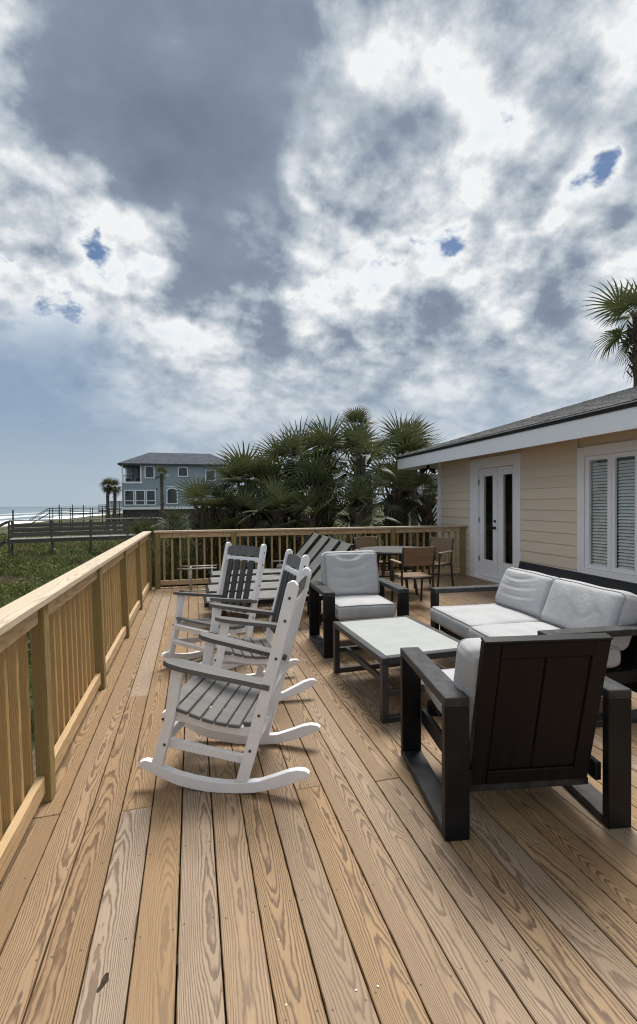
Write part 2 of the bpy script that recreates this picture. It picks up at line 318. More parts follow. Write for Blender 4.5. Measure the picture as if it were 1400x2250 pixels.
def mat_sea():
    m, t = new_mat('sea_water')
    P = t.n('ShaderNodeNewGeometry').outputs['Position']; X = t.sep(P)
    sw = t.noise(t.vm('MULTIPLY', P, (1.0, .28, 1.0)), .10, 4, .6)
    rip = t.noise(t.vm('MULTIPLY', P, (1.0, .5, 1.0)), .7, 5, .62)
    bx = t.m('ADD', X[0], t.m('MULTIPLY', t.m('SUBTRACT', t.noise(t.vm('MULTIPLY', P, (.3, 1.0, 1.0)), .030, 4, .6), .5), 46.0))
    wv = t.m('SINE', t.m('MULTIPLY', bx, .17))
    near = t.sm(bx, -185.0, -85.0)
    foam = t.m('MULTIPLY', t.sm(t.m('ADD', t.m('MULTIPLY', wv, .5), t.m('ADD', t.m('MULTIPLY', rip, .9), t.m('MULTIPLY', near, .5))), .96, 1.16), t.sm(bx, -240.0, -130.0))
    col = t.mix(t.sm(bx, -900, -90), (.085, .135, .150), (.16, .21, .215)); col = t.mix(foam, col, (.78, .80, .80))
    finish(t, col, t.sm(foam, 0, 1, .22, .8), .5, t.bump(t.m('ADD', sw, t.m('MULTIPLY', rip, .25)), .9, 1.2)); return m
MAT['sea'] = mat_sea()

# ------------------------------------------------------------------ mesh helpers
_cache = {}
def mesh(name, vs, fs, mat, smooth=False):
    me = bpy.data.meshes.new(name); me.from_pydata([tuple(v) for v in vs], [], [tuple(f) for f in fs])
    me.materials.append(MAT[mat] if isinstance(mat, str) else mat)
    if smooth: me.polygons.foreach_set('use_smooth', [True]*len(me.polygons))
    me.update(); return me
def fixn(me):
    bm = bmesh.new(); bm.from_mesh(me); bmesh.ops.recalc_face_normals(bm, faces=bm.faces); bm.to_mesh(me); bm.free(); return me
def obj(name, me, parent=None, M=None):
    o = bpy.data.objects.new(name, me); COL.objects.link(o)
    if parent is not None: o.parent = parent
    if M is not None: o.matrix_basis = M if isinstance(M, Matrix) else Matrix.Translation(M)
    return o
def tag(o, label, cat, group=None, kind=None):
    if label: o['label'] = label
    if cat: o['category'] = cat
    if group: o['group'] = group
    if kind: o['kind'] = kind
    return o
def thing(name, label, cat, M=None, group=None):
    o = obj(name, None, None, M); o.empty_display_size = .2
    return tag(o, label, cat, group)
def structure(name, me=None, M=None):
    o = obj(name, me, None, M); o['kind'] = 'structure'; return o
def chbox(sx, sy, sz, c=.003):
    """chamfered box, centred"""
    h = np.array([sx, sy, sz])/2; c = min(c, *(h*.45)); V = []; idx = {}
    for a in (0, 1):
        for b in (0, 1):
            for d in (0, 1):
                s = np.array([a*2-1, b*2-1, d*2-1])
                for ax in range(3):
                    p = h - c; p[ax] = h[ax]; idx[(a, b, d, ax)] = len(V); V.append(p*s)
    F = []
    for ax in range(3):
        o1, o2 = [k for k in range(3) if k != ax]
        for s in (0, 1):
            q = []
            for (i, j) in ((0, 0), (1, 0), (1, 1), (0, 1)):
                k = [0, 0, 0]; k[ax] = s; k[o1] = i; k[o2] = j; q.append(idx[(*k, ax)])
            F.append(q)
    for ax in range(3):      # edges parallel to ax
        o1, o2 = [k for k in range(3) if k != ax]
        for i in (0, 1):
            for j in (0, 1):
                k0 = [0, 0, 0]; k0[o1] = i; k0[o2] = j; k1 = list(k0); k1[ax] = 1
                F.append([idx[(*k0, o1)], idx[(*k1, o1)], idx[(*k1, o2)], idx[(*k0, o2)]])
    for a in (0, 1):
        for b in (0, 1):
            for d in (0, 1): F.append([idx[(a, b, d, 0)], idx[(a, b, d, 1)], idx[(a, b, d, 2)]])
    return V, F
def box_mesh(sx, sy, sz, mat, c=.003):
    key = (round(sx, 4), round(sy, 4), round(sz, 4), mat, c)
    if key not in _cache:
        V, F = chbox(sx, sy, sz, c); _cache[key] = fixn(mesh('box', V, F, mat))
    return _cache[key]
def box(name, parent, size, loc, mat, rot=(0, 0, 0), c=.003):
    M = Matrix.Translation(loc) @ (Matrix.Rotation(rot[2], 4, 'Z') @ Matrix.Rotation(rot[1], 4, 'Y') @ Matrix.Rotation(rot[0], 4, 'X'))
    return obj(name, box_mesh(*size, mat, c), parent, M)
def plank(name, parent, p0, p1, w, t, mat, up=(0, 0, 1), c=.003):
    """board from p0 to p1, grain along local Y, width w (local X) thickness t (local Z, towards up)"""
    p0, p1 = Vector(p0), Vector(p1); y = (p1-p0); L = y.length; y.normalize(); z = Vector(up); z = (z - y*z.dot(y)).normalized(); x = y.cross(z)
    mid = (p0+p1)/2
    M = Matrix(((x.x, y.x, z.x, mid.x), (x.y, y.y, z.y, mid.y), (x.z, y.z, z.z, mid.z), (0, 0, 0, 1)))
    return obj(name, box_mesh(w, L, t, mat, c), parent, M)
def tube_data(pts, r, seg=6, caps=True):
    pts = [Vector(p) for p in pts]; V = []; F = []; n = len(pts); rs = r if isinstance(r, (list, tuple)) else [r]*n
    t = (pts[1]-pts[0]).normalized(); ref = Vector((0, 0, 1)) if abs(t.z) < .9 else Vector((1, 0, 0)); a = t.cross(ref).normalized()
    for i, p in enumerate(pts):
        t = ((pts[min(i+1, n-1)]-pts[max(i-1, 0)])).normalized(); a = (a - t*a.dot(t)).normalized(); b = t.cross(a)
        for k in range(seg):
            an = 2*math.pi*k/seg; V.append(p + (a*math.cos(an)+b*math.sin(an))*rs[i])
    for i in range(n-1):
        for k in range(seg): F.append([i*seg+k, i*seg+(k+1) % seg, (i+1)*seg+(k+1) % seg, (i+1)*seg+k])
    if caps: F.append(list(range(seg))[::-1]); F.append([(n-1)*seg+k for k in range(seg)])
    return V, F
def tube(name, parent, pts, r, mat, seg=6, smooth=True):
    V, F = tube_data(pts, r, seg); return obj(name, mesh(name, V, F, mat, smooth), parent)
def prism(name, parent, poly, t, mat, bevel=.004, M=None):
    """polygon in local (y, z), extruded +-t/2 along x"""
    key = ('pr', tuple(np.round(np.array(poly), 4).flatten()), t, mat)
    if key not in _cache:
        bm = bmesh.new(); a = [bm.verts.new((-t/2, y, z)) for y, z in poly]; b = [bm.verts.new((t/2, y, z)) for y, z in poly]
        f1 = bm.faces.new(a); f2 = bm.faces.new(b[::-1]); n = len(poly)
        for i in range(n): bm.faces.new([a[i], b[i], b[(i+1) % n], a[(i+1) % n]])
        bmesh.ops.recalc_face_normals(bm, faces=bm.faces)
        bmesh.ops.bevel(bm, geom=list(f1.edges)+list(f2.edges), offset=bevel, segments=2, affect='EDGES', profile=.5)
        bmesh.ops.triangulate(bm, faces=[f for f in bm.faces if len(f.verts) > 4])
        me = bpy.data.meshes.new(name); bm.to_mesh(me); bm.free(); me.materials.append(MAT[mat]); _cache[key] = me
    return obj(name, _cache[key], parent, M)
def copy_tree(o, parent=None):
    c = o.copy(); COL.objects.link(c); c.parent = parent
    for ch in o.children: copy_tree(ch, c)
    return c
def TR(x, y, z=0, az=0.0):
    """place a thing whose local +Y (front) looks along azimuth az (degrees, counter-clockwise from +X)"""
    return Matrix.Translation((x, y, z)) @ Matrix.Rotation(rad(az-90), 4, 'Z')
rng = random.Random(7)

# ================================================================== THE SETTING
def hnoise(x, y, s, seed=0):
    r = np.random.RandomState(seed); v = 0
    for k in range(6):
        a = r.uniform(0, 6.28); f = (1.0+k*.45)/s; v = v + np.sin((x*math.cos(a)+y*math.sin(a))*f*2.2 + r.uniform(0, 6.28))/(1+k*.6)
    return v/2.4
def ground_h(x, y):
    x = np.asarray(x, float); y = np.asarray(y, float)
    h = -2.15 + .30*hnoise(x, y, 9, 1) + .16*hnoise(x, y, 3.2, 2)
    h = h + .55*np.exp(-((y-34)/16)**2)*np.clip((-x)/6, 0, 1)*np.exp(-((x+12)/22)**2)
    t = np.clip((-x-30)/36, 0, 1); t = t*t*(3-2*t)
    h = h*(1-t) + (-5.6)*t
    return h
gx = np.concatenate([np.linspace(-110, -45, 24), np.linspace(-42, 14, 113), np.linspace(17, 70, 16), np.linspace(110, 3000, 12)])
gy = np.concatenate([np.linspace(-60, -4, 12), np.linspace(-3, 62, 131), np.linspace(66, 200, 20), np.linspace(260, 6000, 14)])
GX, GY = np.meshgrid(gx, gy, indexing='ij'); GZ = ground_h(GX, GY)
nX, nY = len(gx), len(gy)
V = np.stack([GX.ravel(), GY.ravel(), GZ.ravel()], 1).tolist()
F = [(i*nY+j, (i+1)*nY+j, (i+1)*nY+j+1, i*nY+j+1) for i in range(nX-1) for j in range(nY-1)]
structure('ground', mesh('ground', V, F, 'ground', True))
structure('sea', mesh('sea', [(-30000, -9000, -4.35), (-40, -9000, -4.35), (-40, 40000, -4.35), (-30000, 40000, -4.35)], [(0, 1, 2, 3)], 'sea'))

# ------------------------------------------------------------------ deck
deck = structure('deck')
GAP0, PIT = -.354, .1445
YB0, YB1 = 9.10, 8.84               # line of the far railing at the left and right end
def yback(x): return YB0 + (YB1-YB0)*(x+.75)/6.35
joints = {0: [2.49], -1: [3.97], 9: [2.385, 6.05], 6: [2.43, 6.45], -3: [2.55, 7.0], 3: [4.9], 2: [5.35], 5: [.75, 5.9]}
tones = {(0, 0): (.95, 0, 1.0), (2, 0): (.75, .04, 1.0), (1, 0): (.05, .05, .15), (3, 0): (.35, .05, .5), (4, 0): (.1, .04, .8), (-1, 1): (.85, 0, .2), (-2, 0): (.25, .05, .7)}
for k in range(-4, 41):
    x0 = GAP0 + k*PIT; xc = x0 + PIT/2 + rng.uniform(-.0006, .0006); yend = yback(xc) + .10
    js = joints.get(k) or ([rng.uniform(.1, .7), rng.choice([4.9, 5.3, 5.7, 6.5])] if k < 15 else [rng.choice([1.57, 3.2, 3.6, 4.4, 5.2]) + rng.choice([0, .406])])
    ys = [-2.6] + sorted(js)
    if ys[-1] < yend-4.9: ys.append(ys[-1]+4.2)
    if ys[1] > 2.4: ys.insert(1, ys[1]-4.88) if ys[1]-4.88 > -2.5 else None
    ys.append(yend)
    for i in range(len(ys)-1):
        wdt = PIT - rng.uniform(.0040, .0068); L = ys[i+1]-ys[i]-.003
        V, Fc = chbox(wdt, L, .036, .0028)
        b = obj('deck_board', fixn(mesh('deck_board', V, Fc, 'deck')), deck, (xc, (ys[i]+ys[i+1])/2, -.018 + rng.uniform(-.0012, .0012)))
        tn = tones.get((k, i-(1 if ys[0] == -2.6 and len(ys) > 3 and ys[1] < .8 else 0)))
        if tn is None: tn = (min(.8, max(0, rng.gauss(.26, .28))), max(0, rng.gauss(.07, .09)), rng.uniform(.4, 1.0))
        b.color = (min(1, tn[0]), tn[1], tn[2], 1)
for yj in np.arange(-2.4, 9.0, .4064): box('joist', deck, (6.3, .038, .18), (2.38, yj, -.130), 'post', c=.002)
box('rim_joist', deck, (.04, 11.6, .24), (-.955, 3.25, -.13), 'post')
for (cx, cy) in ((50, 890), (320, 833), (403, 818), (250, 222), (288, 216), (367, 203), (100, 200), (170, 235), (600-600+20, 640), (725-590, 40), (810-600, 30)):
    p = on_z(600+cx/1.75, 1700+cy/1.75, .0016)
    V, Fc = tube_data([(0, 0, -.002), (0, 0, .0012)], .0032, 10); obj('screw_head', mesh('screw_head', V, Fc, 'screw'), deck, p)
p = on_z(227, 2160, .0)
kv = []; 
for i in range(22):
    a = 2*math.pi*i/22; r = .012*(1+.25*math.sin(3*a+1)+.15*math.sin(7*a)); kv.append((r*.85*math.cos(a)+.004*math.sin(a), .031*math.sin(a)*(1-.15*math.cos(a)), .0012))
kv.append((0, 0, .0004))
kn = obj('knot', mesh('knot', kv, [(i, (i+1) % 22, 22) for i in range(22)], 'soil'), deck, Matrix.Translation((p.x, p.y, .0012)) @ Matrix.Rotation(rad(-12), 4, 'Z'))

# ------------------------------------------------------------------ railings
def railing(name, label, P0, ux, posts, end, lean, nbal, first=0.0):
    """P0 origin on the deck, ux unit vector along the rail; local y along the rail, local +x towards the deck"""
    ux = Vector(ux).normalized(); inn = Vector((ux.y, -ux.x, 0))
    M = Matrix(((inn.x, ux.x, 0, P0[0]), (inn.y, ux.y, 0, P0[1]), (0, 0, 1, 0), (0, 0, 0, 1))) @ Matrix.Rotation(lean, 4, 'Y')
    r = thing(name, label, 'railing', M, 'timber railings round the deck')
    for i, y in enumerate(posts):
        o = plank('post', r, (0, y, .001), (0, y, 1.008), .089, .066, 'post', up=(1, 0, 0), c=.004); o.color = (rng.uniform(0, .3), rng.uniform(0, .12), .8, 1)
    segs = [(posts[i]+.0455, posts[i+1]-.0455) for i in range(len(posts)-1)]
    for (a, b) in segs:
        for z, nm in ((.962, 'top_rail'), (.098, 'bottom_rail')):
            o = plank(nm, r, (-.010, a, z), (-.010, b, z), .089, .038, 'rail', up=(1, 0, 0)); o.color = (rng.uniform(.1, .6), 0, rng.uniform(.5, 1), 1)
        n = nbal if isinstance(nbal, int) else max(3, round((b-a)/nbal))
        for j in range(n):
            y = a + (b-a)*(j+.5)/n + rng.uniform(-.005, .005)
            o = plank('baluster', r, (-.0475, y, .055+rng.uniform(-.006, .006)), (-.0475, y, 1.006), .036, .036, 'baluster', up=(1, 0, 0), c=.003)
            o.color = (rng.uniform(0, .35), rng.choice([0, 0, .1, .3]) + rng.uniform(0, .12), rng.uniform(.3, 1), 1)
    y = first; caps = []
    while y < end-.01:
        e = min(y+rng.uniform(2.7, 3.3), end); e = end if end-e < .8 else e
        o = plank('cap_rail', r, (-.020, y, 1.0285), (-.020, e-.003, 1.0285), .140, .038, 'cap', c=.005); o.color = (rng.uniform(.2, .6), 0, rng.uniform(.4, .8), 1); y = e
    return r
LP = [-1.92, -.38, 1.165, 2.71, 4.243, 5.80, 7.333, 8.98]
r1 = railing('deck_railing', 'long pine railing with square balusters along the ocean side of the deck', (-.742, 0, 0), (0, 1, 0), LP, 9.10, rad(-1.3), 11, -2.3)
ubk = Vector((6.35, YB1-YB0, 0)).normalized()
# the far rail runs left to right, its inner side looks at the camera
r2 = railing('deck_railing', 'pine railing across the far end of the deck in front of the palms', (-.742, YB0-.04, 0), ubk, [.13, 1.50, 3.09, 4.68, 6.22], 6.30, 0.0, .148, .075)

# ------------------------------------------------------------------ the cream beach house
XW = 5.576; YC = 9.94
house = thing('beach_house', 'cream lap sided beach house with white trim and shingle roof beside the deck', 'house', (XW, YC, 0))
def hb(name, x0, x1, y0, y1, z0, z1, mat, parent=house, c=.003):
    off = Vector((XW, YC, 0)); q = parent
    while q is not None and q != house: off += q.location; q = q.parent
    return box(name, parent, (x1-x0, y1-y0, z1-z0), Vector(((x0+x1)/2, (y0+y1)/2, (z0+z1)/2))-off, mat, c=c)
DY0, DY1, DZ1 = 7.08, 8.63, 2.39          # door casing outline
WY0, WY1, WZ0, WZ1 = 4.68, 5.815, .446, 2.313   # window casing outline
YN = -3.0
# backing wall round the openings
for (a, b, z0, z1) in ((DY1-.2, YC, -2.2, 2.62), (DY0+.2, DY1-.2, -2.2, .03), (DY0+.2, DY1-.2, 2.19, 2.62), (WY1-.19, DY0+.2, -2.2, 2.62), (WY0+.19, WY1-.19, -2.2, .605), (WY0+.19, WY1-.19, 2.115, 2.62), (YN, WY0+.19, -2.2, 2.62)):
    hb('wall', XW+.012, XW+.15, a+.001, b-.001, z0, z1, 'siding')
hb('wall', XW+.15, 12.5, YC-.15, YC, -2.2, 2.62, 'siding'); hb('wall', 12.35, 12.5, YN, YC-.15, -2.2, 2.62, 'siding'); hb('wall', XW+.15, 12.35, YN, YN+.15, -2.2, 2.62, 'siding')
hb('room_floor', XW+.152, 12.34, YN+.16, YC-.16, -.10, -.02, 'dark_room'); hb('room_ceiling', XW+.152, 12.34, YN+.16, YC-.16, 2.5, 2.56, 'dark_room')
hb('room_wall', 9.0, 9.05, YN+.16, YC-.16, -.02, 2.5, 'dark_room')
# lap siding, board by board
kz = -1
z = .499 - .178*3
while z < 2.60:
    za, zb = z, min(z+.190, 2.615)
    spans = []
    def cut(sp, a, b):
        out = []
        for s, e in sp:
            if b <= s or a >= e: out.append((s, e)); continue
            if a > s: out.append((s, a))
            if b < e: out.append((b, e))
        return out
    spans = [(YN, YC-.095)]
    if za < DZ1-.01: spans = cut(spans, DY0-.004, DY1+.004)
    if zb > WZ0+.01 and za < WZ1-.01: spans = cut(spans, WY0-.004, WY1+.004)
    for s, e in spans:
        if e-s > 6: segs = [(s, 1.2), (1.203, e)] if s < 1 else [(s, e)]
        else: segs = [(s, e)]
        for s2, e2 in segs:
            box('siding_board', house, (.012, e2-s2, zb-za), Vector((XW-.006, (s2+e2)/2, (za+zb)/2))-Vector((XW, YC, 0)), 'siding', rot=(0, rad(5.2), 0), c=.0015)
    z += .178
z = -.20
while z < 2.4:      # end wall, beyond the railing
    box('siding_board', house, (6.7, .009, .19), Vector((XW+3.45, YC+.004, z+.095))-Vector((XW, YC, 0)), 'siding', rot=(rad(3.4), 0, 0), c=.002); z += .178
hb('corner_trim', XW-.024, XW+.012, YC-.095, YC+.024, -.4, 2.6, 'trim'); hb('corner_trim', XW+.0125, XW+.11, YC+.002, YC+.026, -.4, 2.6, 'trim')
# french door
door = obj('door', None, house, Vector((0, 7.81-YC, 0)))
def db(name, x0, x1, y0, y1, z0, z1, mat, parent=door, c=.003): return hb(name, x0, x1, y0, y1, z0, z1, mat, parent, c)
db('door_casing', XW-.030, XW+.012, DY1-.17, DY1, .0, DZ1, 'trim'); db('door_casing', XW-.030, XW+.012, DY0, DY0+.15, .0, DZ1, 'trim'); db('door_casing', XW-.0305, XW+.012, DY0+.151, DY1-.171, 2.215, DZ1, 'trim')
db('jamb', XW-.012, XW+.10, DY1-.2485, DY1-.1705, .05, 2.214, 'trim'); db('jamb', XW-.012, XW+.10, DY0+.1505, DY0+.198, .05, 2.214, 'trim'); db('jamb', XW-.0115, XW+.10, DY0+.1985, DY1-.249, 2.192, 2.2145, 'trim')
db('threshold', XW-.055, XW+.10, DY0+.151, DY1-.171, .002, .05, 'trim')
def leaf(y0, y1, g0, g1):
    lf = obj('door_leaf', None, door, Vector((0, 0, 0)))
    xa, xb = XW+.022, XW+.066; z0, z1 = .062, 2.181
    for nm, a, b, c_, d in (('stile', y0, g0, z0, z1), ('stile', g1, y1, z0, z1), ('rail', g0, g1, z0, .385), ('rail', g0, g1, 2.04, z1)):
        db(nm, xa, xb, a+.0004, b-.0004, c_, d, 'trim', lf, .002)
    for a, b, c_, d in ((g0-.016, g0+.006, .371, 2.054), (g1-.006, g1+.016, .371, 2.054), (g0+.0065, g1-.0065, .371, .391), (g0+.0065, g1-.0065, 2.034, 2.054)):
        db('glazing_bead', xa-.005, xb+.004, a, b, c_, d, 'trim', lf, .004)
    db('pane', XW+.0245, XW+.0295, g0+.0065, g1-.0065, .3915, 2.0335, 'glass', lf, .0005)
    return lf
l1 = leaf(7.798, 8.372, 7.925, 8.22); l2 = leaf(7.287, 7.787, 7.345, 7.62)
for zz in (.35, 1.12, 1.88): db('hinge', XW+.008, XW+.0218, 8.366, 8.392, zz, zz+.10, 'brass', l1, .002)
def knob(parent, y, z, r, dep):
    V, Fc = tube_data([(0, 0, 0), (-.010, 0, 0), (-.012, 0, 0), (-dep*.55, 0, 0), (-dep*.7, 0, 0), (-dep*.9, 0, 0), (-dep, 0, 0)], [r*1.05, r*1.05, r*.45, r*.45, r*.95, r*.9, r*.4], 14)
    return obj('handle', mesh('handle', V, Fc, 'brass', True), parent, Vector((.0215, y-7.81, z)))
knob(l1, 7.862, 1.03, .030, .062); knob(l1, 7.862, 1.16, .026, .022)
# window with blinds
win = obj('window', None, house, Vector((0, 5.25-YC, 1.38)))
def wb(name, x0, x1, y0, y1, z0, z1, mat, c=.003): return hb(name, x0, x1, y0, y1, z0, z1, mat, win, c)
wb('casing', XW-.032, XW+.012, WY1-.125, WY1, WZ0, WZ1, 'trim'); wb('casing', XW-.032, XW+.012, WY0, WY0+.125, WZ0, WZ1, 'trim')
wb('casing', XW-.0325, XW+.012, WY0+.1255, WY1-.1255, 2.175, WZ1, 'trim'); wb('sill', XW-.040, XW+.012, WY0+.1255, WY1-.1255, WZ0, .545, 'trim')
for y0, y1 in ((5.30-.045, 5.61+.075), (4.88-.075, 5.18+.045)):
    g0, g1 = (5.30, 5.61) if y0 > 5.2 else (4.88, 5.18)
    for a, b, c_, d in ((y0, g0, .55, 2.17), (g1, y1, .55, 2.17), (g0, g1, .55, .61), (g0, g1, 2.11, 2.17)):
        wb('sash', XW-.014, XW+.03, a+.0004, b-.0004, c_, d, 'trim', .002)
    wb('pane', XW+.012, XW+.016, g0, g1, .6105, 2.1095, 'glass', .0005)
    zz = .625
    while zz < 2.09:
        box('blind_slat', win, (.046, g1-g0-.012, .003), Vector((XW+.046, (g0+g1)/2, zz))-Vector((XW, 5.25, 1.38)), 'slat_blind', rot=(0, rad(-52), 0), c=.001); zz += .0445
wb('mullion', XW-.024, XW+.03, 5.226, 5.2545, .55, 2.17, 'trim')
# roof
XE, ZE, SL = 4.80, 2.640, .31
XR = 8.9; ZR = ZE + (XR-XE)*SL; YE = 10.627
off = Vector((XW, YC, 0))
roof = obj('roof', None, house, Vector((0, 0, 0)))
rv = [Vector(v)-off for v in ((XE+.02, YE-.02, ZE-.012), (XR, YE-(XR-XE), ZR-.012), (XR, YN-.6, ZR-.012), (XE+.02, YN-.6, ZE-.012), (2*XR-XE, YE-.02, ZE-.012), (2*XR-XE, YN-.6, ZE-.012))]
obj('roof_deck', mesh('roof_deck', rv+[v-Vector((0, 0, .05)) for v in rv], [(0, 1, 2, 3), (0, 4, 1), (4, 5, 2, 1), (6, 9, 8, 7), (6, 7, 10), (10, 7, 8, 11), (0, 3, 9, 6), (0, 6, 10, 4), (3, 2, 8, 9), (2, 5, 11, 8), (4, 10, 11, 5)], 'shingle'), roof)
hb('fascia', XE+.03, XE+.055, YN-.6, YE-.03, 2.335, 2.582, 'fascia', roof); hb('fascia', XE+.0555, 2*XR-XE-.05, YE-.055, YE-.03, 2.335, 2.582, 'fascia', roof)
hb('drip_edge', XE+.012, XE+.05, YN-.6, YE-.028, 2.583, 2.6255, 'drip', roof, .001); hb('drip_edge', XE+.0505, 2*XR-XE-.05, YE-.05, YE-.0285, 2.583, 2.625, 'drip', roof, .001)  # drip edge, the shadow below the shingle lip put into its near-black colour
hb('starter_strip', XE-.012, XE+.03, YN-.6, YE-.02, 2.6262, 2.6395, 'pale_roof', roof, .001)
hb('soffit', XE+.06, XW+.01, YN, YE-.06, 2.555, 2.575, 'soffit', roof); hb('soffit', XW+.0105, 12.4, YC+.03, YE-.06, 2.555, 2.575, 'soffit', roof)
for x in (5.38, 5.0):       # twin flood lamp below the far eave
    V, Fc = tube_data([(0, 0, 0), (0, .01, -.05), (-.02, .03, -.09), (-.05, .06, -.11), (-.09, .10, -.125)], [.03, .022, .03, .05, .058], 12)
fl = obj('floodlight', None, house, Vector((-.12, .30, 2.33)))
for s in (-1, 1):
    V, Fc = tube_data([(0, 0, .10), (s*.03, 0, .02), (s*.06, 0, -.01), (s*.10, 0, -.025), (s*.17, 0, -.05)], [.02, .02, .03, .052, .058], 12)
    obj('lamp_head', mesh('lamp_head', V, Fc, 'drip', True), fl)
# shingles
shl = []
run = math.sqrt(1+SL*SL); ex = .14; row = 0; xx = XE-.012
while xx < XR-.1:
    zz = ZE + (xx-XE)*SL; yhi = YE - max(0, (xx-XE)) + .0; y = YN-.6 + (.15 if row % 2 else 0)
    while y < yhi-.02:
        wd = rng.uniform(.16, .30); e = min(y+wd, yhi); shl.append((xx, y, e, zz, row)); y = e
    xx += ex/run; row += 1
shl = [s for s in shl if s[1] > .2]
shl.sort(key=lambda s: -((s[2]-s[1]))/((s[0]**2+((s[1]+s[2])/2)**2)))
ang = math.atan(SL); widths = [.17, .20, .23, .26, .29]
shm = {}
def shingle_geo(wd, t): return chbox(.20, wd-.004, t, .002)
for i, (x, y0, y1, zz, row) in enumerate(shl[:300]):
    wd = y1-y0; t = rng.choice((.008, .011, .014))
    M = Matrix.Translation(Vector((x+.095, (y0+y1)/2, zz+.095*SL+.008))-off) @ Matrix.Rotation(-ang+rad(2.2), 4, 'Y')
    o = obj('shingle', box_mesh(.20, round(wd-.004, 2), t, 'shingle', .002), roof, M)
VV = []; FF = []
for (x, y0, y1, zz, row) in shl[300:]:
    V, Fc = chbox(.20, y1-y0-.004, rng.choice((.008, .011, .014)), .002); M = Matrix.Translation(Vector((x+.095, (y0+y1)/2, zz+.095*SL+.008))-off) @ Matrix.Rotation(-ang+rad(2.2), 4, 'Y')
    b = len(VV); VV += [M @ Vector(v) for v in V]; FF += [[b+k for k in f] for f in Fc]
if VV:
    o = obj('shingles', mesh('shingles', VV, FF, 'shingle'), roof); o['kind'] = 'stuff'

